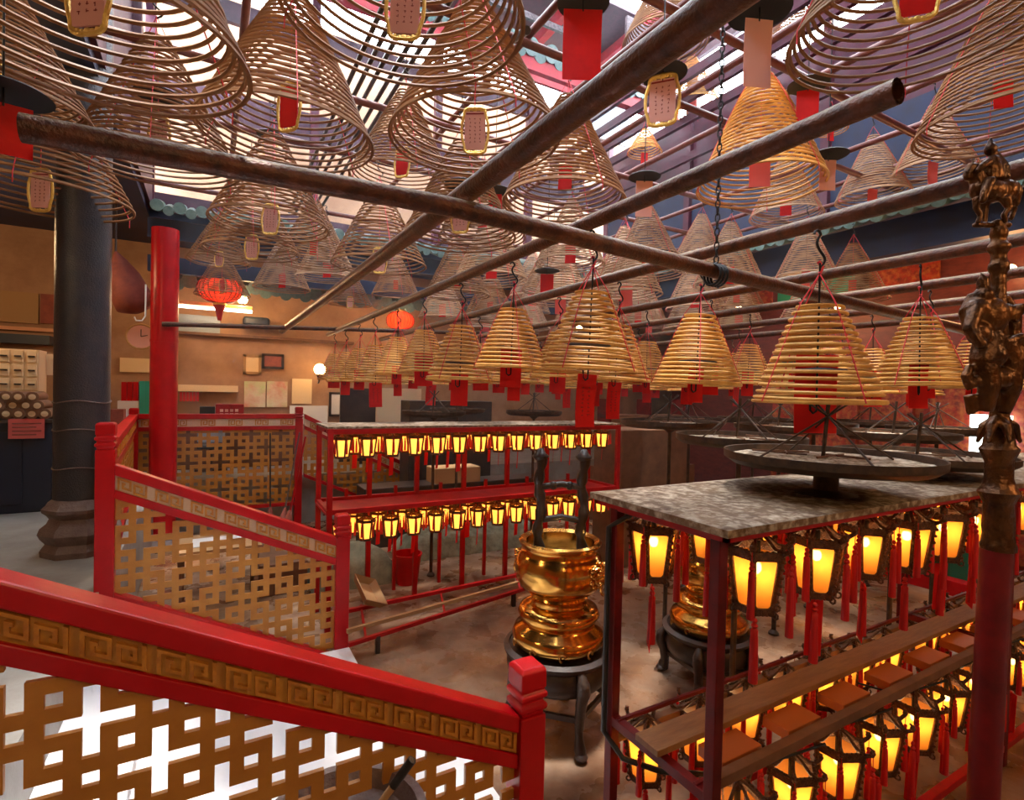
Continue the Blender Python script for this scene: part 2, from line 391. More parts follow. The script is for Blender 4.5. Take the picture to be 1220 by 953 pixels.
# ------------------------------------------------------------------ stairs
def stairs():
    n = 5; x0, x1 = -0.7, 1.1
    mb = MB()
    for i in range(n):
        xa = x0 + (x1 - x0) * i / n; xb = x0 + (x1 - x0) * (i + 1) / n
        z = max(0.05, GZ * (1 - (i + 1) / (n + 1)) - 0.22)
        mb.box((xa, 1.97, 0), (xb, 4.88, z - 0.04)); mb.box((xa - 0.02, 1.97, z - 0.04), (xb + 0.02, 4.88, z))
    o = mb.obj('marble_stairs', 'marble'); tag(o, 'pale marble steps between the two sloping red railings', 'stairs')
stairs()
tag(MB().box((1.12, 1.99, 0.0), (1.5, 3.7, 0.03)).obj('marble_slab', 'marble'), 'pale stone slab on the court floor at the foot of the steps', 'slab')

# ------------------------------------------------------------------ railings
def hole(i, j):
    i %= 8; j %= 8
    def inplus(a, b):
        a = (a + 4) % 8 - 4; b = (b + 4) % 8 - 4
        if abs(a) <= 2 and abs(b) <= 2:
            return a == 0 or b == 0 or (abs(a) == 2 and abs(b) == 2)
        return False
    if inplus(i, j) or inplus(i - 4, j - 4): return True
    return (i, j) in ((4, 0), (0, 4))
def clip(poly, f):
    out = []
    for k in range(len(poly)):
        a, b = poly[k], poly[(k + 1) % len(poly)]
        fa, fb = f(a), f(b)
        if fa >= 0: out.append(a)
        if (fa >= 0) != (fb >= 0):
            t = fa / (fa - fb); out.append((a[0] + (b[0] - a[0]) * t, a[1] + (b[1] - a[1]) * t))
    return out
def lattice(L, ztop, zbot, cell, th, off=(0, 0)):
    """u in 0..L along the rail; ztop(u), zbot(u) linear"""
    mb = MB(); nu = int(L / cell) + 1
    zl = min(zbot(0), zbot(L)); zh = max(ztop(0), ztop(L)); j0 = int(math.floor(zl / cell)) - 1; j1 = int(zh / cell) + 1
    S_ = 1
    for i in range(nu):
        for j in range(j0, j1 + 1):
            if hole(i + off[0], j + off[1]): continue
            u0, u1, z0, z1 = i * cell, (i + 1) * cell, j * cell, (j + 1) * cell
            p = [(u0, z0), (u1, z0), (u1, z1), (u0, z1)]
            p = clip(p, lambda q: ztop(q[0]) - q[1]); 
            if len(p) > 2: p = clip(p, lambda q: q[1] - zbot(q[0]))
            if len(p) > 2: p = clip(p, lambda q: L - q[0])
            if len(p) < 3: continue
            k = len(p)
            fr = [(q[0], -th / 2, q[1]) for q in p]; bk = [(q[0], th / 2, q[1]) for q in p]
            fs = [tuple(range(k)), tuple(range(2 * k - 1, k - 1, -1))]
            for q in range(k):
                a, b = p[q], p[(q + 1) % k]
                mx, mz = (a[0] + b[0]) / 2, (a[1] + b[1]) / 2
                cu, cz = sum(w[0] for w in p) / k, sum(w[1] for w in p) / k
                ni = i + (1 if abs(mx - u1) < 1e-6 else -1 if abs(mx - u0) < 1e-6 else 0)
                nj = j + (1 if abs(mz - z1) < 1e-6 else -1 if abs(mz - z0) < 1e-6 else 0)
                if (ni, nj) != (i, j) and not hole(ni + off[0], nj + off[1]): continue
                fs.append((q, k + q, k + (q + 1) % k, (q + 1) % k))
            mb.add(fr + bk, fs)
    return mb
SPIRAL = [(0, 0), (0, 6), (6, 6), (6, 1), (2.2, 1), (2.2, 3.8), (4.0, 3.8)]
def fret(mb, u, zc, h, slope, th, y, flip):
    """one squared spiral h high, raised off the frieze"""
    s = h / 7.2; w = s * 1.08
    pts = [((p[0] - 3) * (-1 if flip else 1), (p[1] - 3) * (-1 if flip else 1)) for p in SPIRAL]
    for a, b in zip(pts[:-1], pts[1:]):
        ax, az = a[0] * s, a[1] * s; bx, bz = b[0] * s, b[1] * s
        sx = (bx > ax) - (bx < ax); sz = (bz > az) - (bz < az)
        bx -= sx * w * 1.001; bz -= sz * w * 1.001
        x0, x1 = min(ax, bx) - w / 2, max(ax, bx) + w / 2; z0, z1 = min(az, bz) - w / 2, max(az, bz) + w / 2
        q = [(x0, z0), (x1, z0), (x1, z1), (x0, z1)]
        v = []
        for yy in (y, y - th):
            for X, Z in q: v.append((u + X, yy, zc + Z + slope * X))
        mb.add(v, [(3, 2, 1, 0), (4, 5, 6, 7), (0, 1, 5, 4), (1, 2, 6, 5), (2, 3, 7, 6), (3, 0, 4, 7)])
def slab(L, top, d, y0, y1):
    """sheared slab: top(u) upper edge, d thick downwards"""
    a, b = top(0), top(L)
    return MB().add([(0, y0, a - d), (L, y0, b - d), (L, y1, b - d), (0, y1, a - d), (0, y0, a), (L, y0, b), (L, y1, b), (0, y1, a)],
                    [(3, 2, 1, 0), (4, 5, 6, 7), (0, 1, 5, 4), (1, 2, 6, 5), (2, 3, 7, 6), (3, 0, 4, 7)])
def newel(x, y, zb, zt, w, parent, capm='red'):
    mb = MB(); h = w / 2
    mb.box((x - h, y - h, zb), (x + h, y + h, zt - 0.20))
    prof = [(h * 0.86, zt - 0.20), (h * 0.86, zt - 0.185), (h * 1.08, zt - 0.175), (h * 1.08, zt - 0.155), (h * 0.86, zt - 0.148), (h * 0.86, zt - 0.135),
            (h * 1.08, zt - 0.128), (h * 1.08, zt - 0.108), (h * 0.88, zt - 0.10), (h * 1.0, zt - 0.085), (h * 1.0, zt - 0.015), (h * 0.8, zt)]
    mb.lathe([(r * math.sqrt(2), z) for r, z in prof], 4, (x, y, 0), PI / 4)
    return mb.obj('newel_post', 'red', parent, bevel=0.006)
def railing(name, label, p0, p1, zt0, zt1, zb0, zb1, cell, off=(0, 0), posts=(), friezem='frieze', rail_d=0.07, w=0.10, fr=0.09, fret_step=0.30, inner=0.018, lat='ochre'):
    """posts: list of (u, zbase, ztop)"""
    p0 = Vector((p0[0], p0[1], 0)); p1 = Vector((p1[0], p1[1], 0)); d = p1 - p0; L = d.length
    t = thing(name, label, 'railing', (p0.x, p0.y, 0), math.atan2(d.y, d.x))
    zt = lambda u: zt0 + (zt1 - zt0) * u / L
    zb = lambda u: zb0 + (zb1 - zb0) * u / L
    sl = (zt1 - zt0) / L
    slab(L, zt, rail_d, -w / 2, w / 2).obj('top_rail', 'red', t, bevel=0.008)
    slab(L, lambda u: zt(u) - rail_d - fr, rail_d * 0.8, -w * 0.42, w * 0.42).obj('middle_rail', 'red', t, bevel=0.005)
    fz = slab(L, lambda u: zt(u) - rail_d, fr, -w * 0.26, w * 0.26).obj('frieze_board', friezem, t)
    fm = MB(); n = int(L / fret_step)
    hh = fr * 0.8
    for i in range(n):
        u = (i + 0.5) * L / n
        for dx, fl in ((-hh * 0.56, False), (hh * 0.56, True)):
            for side in (-1, 1):
                fret(fm, u + dx, zt(u + dx) - rail_d - fr / 2, hh, sl, 0.015 * side * 1.0, -w * 0.26 if side > 0 else w * 0.26, fl)
    fm.obj('key_fret_ornament', 'fret', fz)
    top2 = lambda u: zt(u) - rail_d * 1.8 - fr
    lattice(L, top2, zb, cell, inner, off).obj('lattice_panel', lat, t)
    slab(L, lambda u: zb(u), 0.06, -w * 0.42, w * 0.42).obj('bottom_rail', 'red', t, bevel=0.005)
    for u, a, b in posts:
        newel(u, 0, a, b, 0.12 if w > 0.09 else 0.11, t)
    return t

YN, YF = 1.9, 4.95
# near sloping railing
a = at_y(0, 683, YN); b = at_y(614, 846, YN)
sl = (b.z - a.z) / (b.x - a.x)
nx = at_y(626, 800, YN).x
xs = -0.68
za = a.z + sl * (xs - a.x); zb_ = a.z + sl * (nx - 0.05 - a.x)
ntop = at_y(626, 790, YN).z
railing('stair_railing', 'nearest sloping red railing with an ochre lattice and key fret frieze', (xs, YN), (nx - 0.05, YN), za, zb_, za - 0.86, zb_ - 0.86, 0.0415,
        (3, 2), posts=[(0, 0.85, za + 0.16), (nx + 0.01 - xs, 0, ntop)], fret_step=0.175, fr=0.092, rail_d=0.075)
# far sloping railing
a = at_y(136, 552, YF); b = at_y(404, 640, YF); sl = (b.z - a.z) / (b.x - a.x)
a2 = at_y(137, 704, YF); b2 = at_y(403, 779, YF)
n0 = at_y(127, 503, YF); n1 = at_y(408, 612, YF)
railing('stair_railing', 'sloping red railing with cream frieze between the tall newel and the rear rack', (a.x, YF), (b.x, YF), a.z, b.z, a2.z, b2.z, 0.047,
        (1, 4), posts=[(n0.x - a.x, 0.0, n0.z), (n1.x - a.x, 0, n1.z)], friezem='cream_stone', fret_step=0.21, fr=0.11, rail_d=0.08)
XFL = n0.x
# level railing of the left gallery
a = at_y(355, 510, 9.8); b = at_y(160, 516, 9.8)
zr = 1.93
railing('gallery_railing', 'level red railing with a dark fronted lattice behind the red column', (-1.0, 9.8), (1.33, 9.8), zr, zr, 0.42, 0.42, 0.056, (0, 0),
        posts=[(0, 0.0, 2.02), (2.33, 0.0, 2.05)], friezem='cream_stone', fret_step=0.34, fr=0.12, rail_d=0.08)
railing('gallery_railing', 'short red railing running back from the tall newel beside the black column', (XFL, YF + 0.08), (-1.0, 9.72), zr + 0.03, zr, 1.0, 1.0, 0.056, (2, 1),
        friezem='cream_stone', fret_step=0.34, fr=0.12, rail_d=0.08)
railing('stair_railing', 'farthest sloping red railing seen through the rear lantern rack', (1.42, 9.8), (4.1, 9.8), 1.93, 0.55, 0.9, -0.35, 0.056, (3, 1),
        posts=[], friezem='cream_stone', fret_step=0.34, fr=0.12, rail_d=0.08)

# ------------------------------------------------------------------ columns
def column_black():
    x, y = at_y(99, 400, 6.15).x, 6.15; R = 0.205
    t = thing('black_column', 'thick black column with a carved stone base and rings of tape', 'column', (x, y, GZ))
    MB().lathe([(R, 0.50), (R * 1.0, 2.0), (R * 0.97, 6.0)], 48).obj('shaft', 'black_col', t, 40)
    MB().lathe([(r * 0.84, z) for r, z in [(0.34, 0), (0.345, 0.05), (0.325, 0.08), (0.30, 0.11), (0.345, 0.16), (0.365, 0.20), (0.345, 0.25), (0.29, 0.29), (0.27, 0.33), (0.29, 0.36),
                (0.33, 0.39), (0.335, 0.42), (0.30, 0.45), (0.28, 0.48), (0.25, 0.50)]], 8, ph=0.3).obj('stone_base', 'stone', t, 30)
    for z in (1.37, 1.12, 0.62 + 0.16):
        ring = [(math.cos(a) * (R + 0.004), math.sin(a) * (R + 0.004), z + 0.012 * math.sin(a * 3)) for a in [2 * PI * i / 40 for i in range(40)]]
        MB().tube(ring, 0.006, 5, closed=True).obj('tape_ring', 'stone', t)
column_black()
t = thing('red_column', 'glossy red column behind the lattice railings', 'column', (-0.60, 9.35, 0.0))
MB().lathe([(0.175, 0.12), (0.175, 4.65)], 48).obj('shaft', 'red', t, 40)
MB().lathe([(0.30, 0), (0.31, 0.06), (0.26, 0.1), (0.24, 0.12)], 32).obj('stone_base', 'stone', t, 30)
MB().lathe([(0.18, 3.0), (0.18, 3.04)], 32).obj('neck_ring', 'red', t)
# hook bracket on the red column
MB().tube([(-0.82, 9.2, 3.80), (-0.82, 9.2, 3.35), (-0.86, 9.2, 3.28), (-0.93, 9.2, 3.28), (-0.95, 9.2, 3.33)], 0.011, 8).obj('metal_bracket', 'paper_white', None, 40)
tag(bpy.data.objects['metal_bracket'], 'pale hooked metal bracket on the side of the red column', 'bracket')

# ------------------------------------------------------------------ pipes
LZ = 3.34
PL = [1.05, 1.81, 2.83, 4.05, 5.06, 6.1, 7.2]
ends = [(-0.35, 9.9), (0.86, 9.9), (0.3, 10.2), (0.3, 10.2), (0.3, 10.2), (0.3, 10.2), (0.3, 10.2)]
def roughpipe(pts, r, n=14, seg=0.12, amp=0.03):
    out = []; rs = []
    for a, b in zip(pts[:-1], pts[1:]):
        a = Vector(a); b = Vector(b); k = max(2, int((b - a).length / seg))
        for i in range(k): out.append(a.lerp(b, i / k))
    out.append(Vector(pts[-1]))
    rs = [r * (1 + random.uniform(-amp, amp)) for _ in out]
    return out, rs
LR = 0.040
for i, x in enumerate(PL):
    mb = MB(); p, r = roughpipe([(x, ends[i][0], LZ), (x, ends[i][1], LZ)], LR if i else 0.048)
    mb.tube(p, r, 14, cap=(i != 1))
    if i == 1:      # open, hollow near end
        mb.lathe([(0.031, 0), (0.031, 0.5)], 14, cap=False)
        for v in range(len(mb.v) - 28, len(mb.v)):
            q = mb.v[v]; mb.v[v] = (x + q[0], ends[1][0] + q[2], LZ + q[1])
    lab = ['thickest rusty pipe running from the top of the photo down to the far cross pipe',
           'rusty pipe with an open hollow end, carrying the front row of low coils',
           'rusty pipe crossing behind the chain, carrying the large coil above the near ash tray',
           'rusty pipe just behind the hooks of the coil beside the bronze staff'] + \
          ['rusty coil pipe, %s from the bronze staff towards the far hall' % nth(k) for k in range(1, 5)]
    tag(mb.obj('rusty_pipe', 'rust', None, 50), lab[i], 'pipe', 'rusty pipes carrying the low coils')
pz = 3.34 - 0.088
a = at_y(25, 152, 2.24); b = at_y(1150, 393, 2.24); c = at_y(540, 247, 2.24); d = at_y(860, 325, 2.24)
pp, rr = roughpipe([a, c, d, b], 0.044)
tag(MB().tube(pp, rr, 16).obj('rusty_pipe', 'rust', None, 50), 'long rusty cross pipe running from the picture edge under the other pipes', 'pipe', 'rusty cross pipes')
print('CROSS', a, c, d, b)
a = at_y(193, 386, 9.15); b = at_y(640, 399, 9.15)
tag(MB().tube([a, b], 0.035, 10).obj('rusty_pipe', 'rust', None, 50), 'far thin cross pipe in front of the red column', 'pipe', 'rusty cross pipes')
# orange lit paper wrapped on the end of the cross pipe
# upper grid
UZ = 5.2
upn = 0
for y in (2.88, 3.75, 5.35, 6.6, 7.8, 9.0):
    o = MB().tube([(CX0, y, UZ), (CX1, y, UZ)], 0.035, 10).obj('hanging_pipe', 'rust_up', None, 50)
    tag(o, 'thin high cross pipe under the roof, %s counted from the camera' % nth(upn), 'pipe', 'high cross pipes'); upn += 1
upn = 0
for x in (0.2, 2.2, 3.0, 3.9, 4.7, 5.6, 6.4, 7.3, 8.0):
    o = MB().tube([(x, CY0, UZ + 0.075), (x, CY1 - 0.3, UZ + 0.075)], 0.032, 10).obj('hanging_pipe', 'rust_up', None, 50)
    tag(o, 'thin high pipe running lengthwise under the roof, %s from the side of the black column' % nth(upn), 'pipe', 'high lengthwise pipes'); upn += 1
for k, x in enumerate((1.12, 1.22, 1.32, 1.44, 1.54)):
    o = MB().tube([(x, 3.0 + 0.1 * k, UZ + 0.14), (x, 9.8, UZ + 0.14)], 0.022, 8).obj('dark_pipe', 'darkpipe', None, 50)
    tag(o, 'slim black pipe high up, %s of the bundle of five' % nth(k), 'pipe', 'bundle of slim black pipes')
a = at_t(628, 36, 3.9); b = at_t(600, 54, 4.5)
o = MB().tube([a + (a - b) * 0, a + (b - a) * 4], 0.03, 12).obj('dark_pipe', 'darkpipe', None, 50)
tag(o, 'black pipe with an open end beside the red beam', 'pipe')

# ------------------------------------------------------------------ chain
def chain(px, y0px, y1px, t):
    top = at_t(px, y0px, t); bot = at_t(px + 4, y1px, t); n = int((top.z - bot.z) / 0.042)
    mb = MB()
    for i in range(n):
        z = bot.z + (i + 0.5) * 0.042; R = Matrix.Rotation((i % 2) * PI / 2 + 0.4, 3, 'Z')
        pts = []
        for k in range(12):
            a_ = 2 * PI * k / 12
            q = Vector((0.013 * math.cos(a_), 0, 0.026 * math.sin(a_))); pts.append(R @ q + Vector((bot.x, bot.y, z)))
        mb.tube(pts, 0.0045, 5, closed=True)
    for k in range(3):      # wraps round the cross pipe
        pts = [(bot.x + 0.03 * k - 0.03, bot.y + 0.062 * math.cos(a_), bot.z - 0.03 + 0.062 * math.sin(a_)) for a_ in [2 * PI * j / 20 for j in range(20)]]
        mb.tube(pts, 0.009, 5, closed=True)
    tag(mb.obj('chain', 'black_metal', None, 60), 'black iron chain holding up the long rusty cross pipe', 'chain')
chain(849, -80, 322, 3.22)

# ------------------------------------------------------------------ incense coils
def coil_mb(r0, r1, h, turns, wr, ex=1.0, seg=40, side=5, dome=0.0, seed=0):
    rnd = random.Random(seed)
    n = int(turns * seg); pts = []
    jit = [rnd.uniform(-1, 1) for _ in range(int(turns) + 3)]
    for i in range(n + 1):
        f = i / n; a_ = 2 * PI * f * turns; f = min(1.0, f * turns / (turns - 1))      # the last turn lies level
        r = r0 + (r1 - r0) * (f ** ex)
        k = i / n * turns; j = jit[int(k)] * 0 if i > n - seg else jit[int(k)] * (1 - k % 1) + jit[int(k) + 1] * (k % 1)
        z = h * (1 - f) + j * wr * 0.35
        r *= 1 + 0.006 * j
        pts.append((r * math.cos(a_), r * math.sin(a_), z))
    # last ring closes level
    mb = MB(); mb.tube(pts, wr, side)
    return mb
def s_hook(mb, z0, length, r=0.006):
    pts = []
    for i in range(22):
        f = i / 21; a_ = f * 2 * PI * 1.0
        pts.append((0.03 * math.sin(a_) * (1 if f < 0.5 else 0.7), 0, z0 + length * f))
    pts += [(0.02 * math.cos(q) - 0.02, 0, z0 + length + 0.02 * math.sin(q) + 0.0) for q in (0.3, 0.9, 1.6, 2.4, 3.0)]
    mb.tube(pts, r, 6)
def tag_part(parent, z, w, h, style, rz=0.0, t=0.003, inked=False):
    """paper tag hanging with its top at z"""
    def place(o): o.rotation_euler = (0, 0, rz); return o
    if style in ('gold', 'goldred'):
        f = []
        nn = 40
        for i in range(nn):
            a_ = 2 * PI * i / nn
            cx = math.cos(a_); cz = math.sin(a_)
            X = w * 0.56 * math.copysign(abs(cx) ** 0.5, cx); Z = h * 0.60 * math.copysign(abs(cz) ** 0.6, cz)
            X *= 1 + 0.07 * math.cos(6 * a_); f.append((X, 0, z - h / 2 + Z))
        fr = MB().tube(f, 0.0075 * w / 0.12, 6, closed=True)
        for q in range(-3, 4):
            fr.ball((q * w * 0.14, 0, z + h * (0.075 - 0.006 * q * q)), w * (0.085 if q else 0.14), 8, (1, .5, .9))
            fr.ball((q * w * 0.14, 0, z - h * (1.075 - 0.006 * q * q)), w * (0.085 if q else 0.12), 8, (1, .5, .9))
        o = place(fr.obj('gilt_card_frame', 'gold', parent, 50))
        card = MB().box((-w * 0.46, -t, z - h), (w * 0.46, t, z))
        c = card.obj('prayer_card', 'paper_red' if style == 'goldred' else 'paper_pale', o)
        if style == 'gold':
            ink = MB()
            for q in (-0.22, 0.0, 0.22): 
                for k in range(7): ink.cbox((q * w + random.uniform(-.02, .02) * w, 0, z - h * (0.2 + k * 0.1)), (w * random.uniform(.04, .09), t * 2.6, h * 0.012)).cbox((q * w + random.uniform(-.02, .02) * w, 0, z - h * (0.2 + k * 0.1 + random.uniform(-.02, .02))), (w * 0.02, t * 2.6, h * random.uniform(.03, .06)))
            ink.box((-w * 0.4, -t * 1.2, z - h * 0.08), (w * 0.4, t * 1.2, z - h * 0.04))
            ink.obj('ink_writing', 'ink', c)
        return o
    m = {'red': 'paper_red', 'pink': 'paper_pink', 'pale': 'paper_pale'}[style]
    mb = MB()      # gently curved sheet
    n = 6; vs = []
    for i in range(n + 1):
        f = i / n; y = 0.05 * w * math.sin(f * PI) + 0.02 * w * f
        for X in (-w / 2, w / 2):
            vs += [(X, y - t / 2, z - h * f), (X, y + t / 2, z - h * f)]
    fs = []
    for i in range(n):
        b0 = i * 4
        fs += [(b0, b0 + 4, b0 + 6, b0 + 2), (b0 + 1, b0 + 3, b0 + 7, b0 + 5), (b0, b0 + 1, b0 + 5, b0 + 4), (b0 + 2, b0 + 6, b0 + 7, b0 + 3)]
    fs += [(0, 2, 3, 1), (n * 4, n * 4 + 1, n * 4 + 3, n * 4 + 2)]
    mb.add(vs, fs)
    o = place(mb.obj('paper_tag', m, parent))
    if not inked: return o
    ink = MB()
    for q in (-0.16, 0.16):
        for k in range(8):
            f = 0.25 + k * 0.075
            yy = 0.05 * w * math.sin(f * PI) + 0.02 * w * f
            for e in range(3):
                ink.cbox((q * w + random.uniform(-.04, .04) * w, yy, z - h * (f + random.uniform(-.02, .02))), (w * random.uniform(.02, .12), t * 1.5, h * 0.010))
            ink.cbox((q * w + random.uniform(-.03, .03) * w, yy, z - h * f), (w * 0.015, t * 1.5, h * random.uniform(.02, .045)))
    ink.obj('ink_writing', 'ink', o)
    return o

def make_upper(name, R, H, turns, wr, style, m, ex=0.95, disc=False, tw=0.17, seed=0, hang=1.0, r0=0.05, tagz=0.35):
    """upper conical coil; base ring at local z=0"""
    t = thing(name, 'x', 'incense coil')
    coil_mb(R * r0 / 0.4, R, H, turns, wr, ex, seed=seed, seg=44).obj('incense_spiral', m, t, 60)
    th = MB()
    for k in range(3):
        a_ = 2 * PI * k / 3 + 0.5
        prof = []
        for i in range(9):
            f = i / 8; r = R * r0 / 0.4 + (R - R * r0 / 0.4) * (f ** ex)
            prof.append(((r + wr) * math.cos(a_), (r + wr) * math.sin(a_), H * (1 - f)))
        th.tube([(0, 0, H + 0.12)] + prof, 0.0028, 4)
        e = prof[-1]; th.tube([e, (e[0], e[1], -0.05)], 0.003, 4)
    th.obj('red_thread', 'thread', t)
    hk = MB(); s_hook(hk, H + 0.11, 0.13); hk.tube([(0, 0, H + 0.24), (0, 0, H + 0.24 + hang)], 0.004, 5)
    hk.obj('hook', 'black_metal', t, 60)
    ln = MB().tube([(0, 0, H + 0.1), (0, 0, H * tagz + 0.02)], 0.003, 4); ln.obj('tag_string', 'thread', t)
    tag_part(t, H * tagz, tw, tw * 1.7, style, rz=random.uniform(-0.9, 0.1))
    if disc:
        MB().lathe([(0.0, 0.03), (0.05, 0.02), (0.13, 0.0), (0.135, -0.006), (0.0, -0.002)], 24, (0, 0, H * 0.55)).obj('smoke_disc', 'disc', t, 50)
    return t

PROT = {}
def proto(kind):
    if kind in PROT: return PROT[kind]
    spec = {
        'A': dict(R=0.45, H=0.78, turns=24, wr=0.0082, style='gold', m='incense', disc=True, seed=1, tw=0.13),
        'B': dict(R=0.45, H=0.80, turns=26, wr=0.0080, style='goldred', m='incense', seed=2, tw=0.13),
        'C': dict(R=0.45, H=0.74, turns=22, wr=0.0080, style='gold', m='incense', seed=3, tw=0.12, tagz=0.2),
        'D': dict(R=0.45, H=0.80, turns=27, wr=0.0080, style='red', m='incense', seed=4, tw=0.10, tagz=0.35),
        'E': dict(R=0.45, H=0.84, turns=28, wr=0.0085, style='red', m='incense_pale', seed=5, tw=0.14, tagz=0.3),
        'F': dict(R=0.42, H=0.80, turns=24, wr=0.0095, style='pink', m='incense_pale', seed=6, tw=0.16, tagz=0.15),
        'G': dict(R=0.24, H=0.34, turns=12, wr=0.0080, style='red', m='incense_gold', seed=7, tw=0.10, tagz=0.0),
        'H': dict(R=0.45, H=0.84, turns=26, wr=0.0088, style='pink', m='incense_gold', seed=8, tw=0.15, tagz=0.3, ex=0.85),
    }[kind]
    hang = 0.25
    PROT[kind] = dict(spec=spec, obj=None); return PROT[kind]
def place_upper(kind, loc, label, group, s=1.0, rz=None, top=UZ):
    P = proto(kind)
    if P['obj'] is None:
        P['obj'] = make_upper('incense_coil', hang=top - loc.z - P['spec']['H'] * s - 0.24, **P['spec']); o = P['obj']; P['used'] = True
    else:
        o = copy_tree(P['obj'])
    o.location = loc; o.scale = (s, s, s); o.rotation_euler = (random.uniform(-0.03, 0.03), random.uniform(-0.03, 0.03), 0)
    o['label'] = label; o['group'] = group
    return o
UP = [  # kind, px, py (centre of bottom ring), px width, label
    ('A', 104, 52, 350, 'huge coil at the top left with two gilt framed cards inside its open base'),
    ('B', -8, 128, 190, 'tall coil cut by the left picture edge, above the pipe end'),
    ('C', 48, 236, 184, 'coil under the pipe end beside the black column top'),
    ('A', 190, 196, 170, 'coil behind the long rusty pipe between the big corner coil and the next cone'),
    ('B', 343, 164, 196, 'full brown cone with a red gilt framed card, lit by the roof slot behind'),
    ('C', 482, 22, 285, 'wide coil cut by the top edge with a gilt framed card at its base'),
    ('C', 566, 166, 200, 'full cone with a white gilt framed card, left of the thickest pipe'),
    ('D', 672, 243, 146, 'cone with one small red tag just right of the thickest pipe'),
    ('B', 478, 216, 120, 'coil partly hidden behind the full cone and above the long pipe'),
    ('C', 322, 268, 132, 'coil hanging right under the long pipe below the brown cone'),
    ('C', 300, 300, 106, 'lowest pale coil above the round red lantern'),
    ('D', 372, 314, 84, 'small pale coil over the sloping end of the thickest pipe'),
    ('A', 548, 282, 132, 'coil under the crossing of the two thickest pipes'),
    ('C', 452, 316, 110, 'pale coil hanging over the far end of the hollow pipe'),
    ('D', 545, 352, 76, 'pale coil low over the second front hook'),
    ('H', 905, 222, 142, 'large golden cone in front of the purple boards, crossed by the hollow pipe'),
    ('B', 1092, 36, 275, 'very wide coil with a white bordered red card at the top right'),
    ('D', 1196, 150, 176, 'big coil cut by the right picture edge above the horse and rider'),
    ('F', 1040, 236, 78, 'slim cone with a pale pink tag in front of the dark blue rafters'),
    ('F', 1112, 205, 84, 'pale cone with a coral tag left of the horse and rider'),
    ('H', 824, 128, 62, 'small yellow coil right behind the hanging black chain'),
    ('D', 792, 52, 100, 'coil behind the thickest pipe near the top edge'),
    ('D', 952, 48, 74, 'small coil left of the very wide top coil'),
    ('E', 936, 258, 80, 'coil just behind the large golden cone, with a red tag'),
    ('G', 990, 155, 36, 'tiny coil below the black disc with a red tag'),
    ('G', 768, 182, 40, 'tiny coil left of the gilt framed pink card'),
]
placed = []
for idx_, (kind, px, py, w, lab) in enumerate(UP):
    R = {'G': 0.24, 'F': 0.42}.get(kind, 0.45)
    us = {2: 1.35, 3: 1.12, 13: 1.2, 24: 0.7, 9: 1.1}.get(idx_, 1.0)
    t_ = 2 * R * F / w * us
    p = at_t(px, py, t_)
    placed.append(p.copy())
    place_upper(kind, p, lab, 'incense coils hanging under the high roof', s=us)
# more coils filling the grid behind them
cand = []
for i in range(10):
    for j in range(7):
        x = 0.1 + i * 0.92 + (j % 2) * 0.46; y = 3.9 + j * 0.90
        if y > 9.6 or x > 8.3: continue
        z = 3.62 + random.uniform(-0.12, 0.4)
        x += random.uniform(-.15, .15); y += random.uniform(-.15, .15)
        q = proj((x, y, z))
        if q[0] > 1270 or q[0] < 120 or q[2] < 4.4: continue
        if min((Vector((x, y, z)) - p).length for p in placed) < 0.85: continue
        cand.append((q[0], Vector((x, y, z)), q)); placed.append(Vector((x, y, z)))
cand.sort(key=lambda c: c[0])
for k, (px, p, q) in enumerate(cand):
    kind = random.choice('EEFDFE') if px > 560 else random.choice('CDBEE')
    row = 'nearer' if p.y < 5.2 else 'middle' if p.y < 7.2 else 'farthest'
    place_upper(kind, p, 'hazy %s coil of the high rear field, %s from the column side' % (row, nth(k)), 'incense coils hanging under the high roof', s=random.uniform(0.78, 0.98))
print('COILS', len(UP) + len(cand))

# free hanging black discs with paper tags
def disc_thing(px, py, w, style, th_, label, rz=0.0, tagw=None):
    t_ = 0.27 * F / w; p = at_t(px, py, t_)
    t = thing('smoke_disc', label, 'smoke disc', p, 0, 'black discs with paper tags')
    MB().lathe([(0.0, 0.035), (0.05, 0.025), (0.125, 0.0), (0.135, -0.008), (0.12, -0.004), (0.0, 0.012)], 28).obj('disc_plate', 'disc', t, 50)
    MB().tube([(0, 0, 0.03), (0, 0, max(0.3, UZ - p.z))], 0.004, 5).obj('wire', 'black_metal', t)
    MB().tube([(0, 0, 0.01), (0, 0, -0.05)], 0.004, 5).obj('wire_hook', 'black_metal', t)
    tw = tagw or 0.12
    tag_part(t, -0.04, tw, th_, style, rz)
for a_ in [(4, 108, 96, 'red', 0.17, 'orange red tag hanging in front of the pipe end at the left edge', 0.2, 0.15),
           (905, 12, 72, 'pale', 0.30, 'black disc with a long pale pink tag at the top edge', -0.4, 0.13),
           (695, 2, 62, 'red', 0.36, 'black disc with the largest red tag, at the top edge', -0.5, 0.20),
           (963, 100, 46, 'red', 0.28, 'black disc with a narrow red tag right of the golden cone top', -0.9, 0.14),
           (987, 184, 44, 'pale', 0.22, 'black disc with a coral tag in front of the blue rafters', -0.5, 0.12),
           (790, 86, 56, 'gold', 0.24, 'black disc with a gilt framed pink card beside the chain', -0.9, 0.16),
           (768, 210, 38, 'pale', 0.30, 'black disc with a faded pink tag behind the hollow pipe', -0.5, 0.14),
           (322, 160, 30, 'gold', 0.20, 'small black disc inside the brown cone base', -0.3, 0.12),
           (590, 226, 36, 'red', 0.12, 'black disc with a short red tag above the pipe crossing', -0.5, 0.12),
           (652, 322, 30, 'red', 0.20, 'black disc with a red tag above the largest front coil hook', -0.5, 0.14),
           (612, 300, 26, 'pink', 0.2, 'blue black disc with a pink tag above the second front coil', -0.5, 0.14)]:
    disc_thing(*a_)

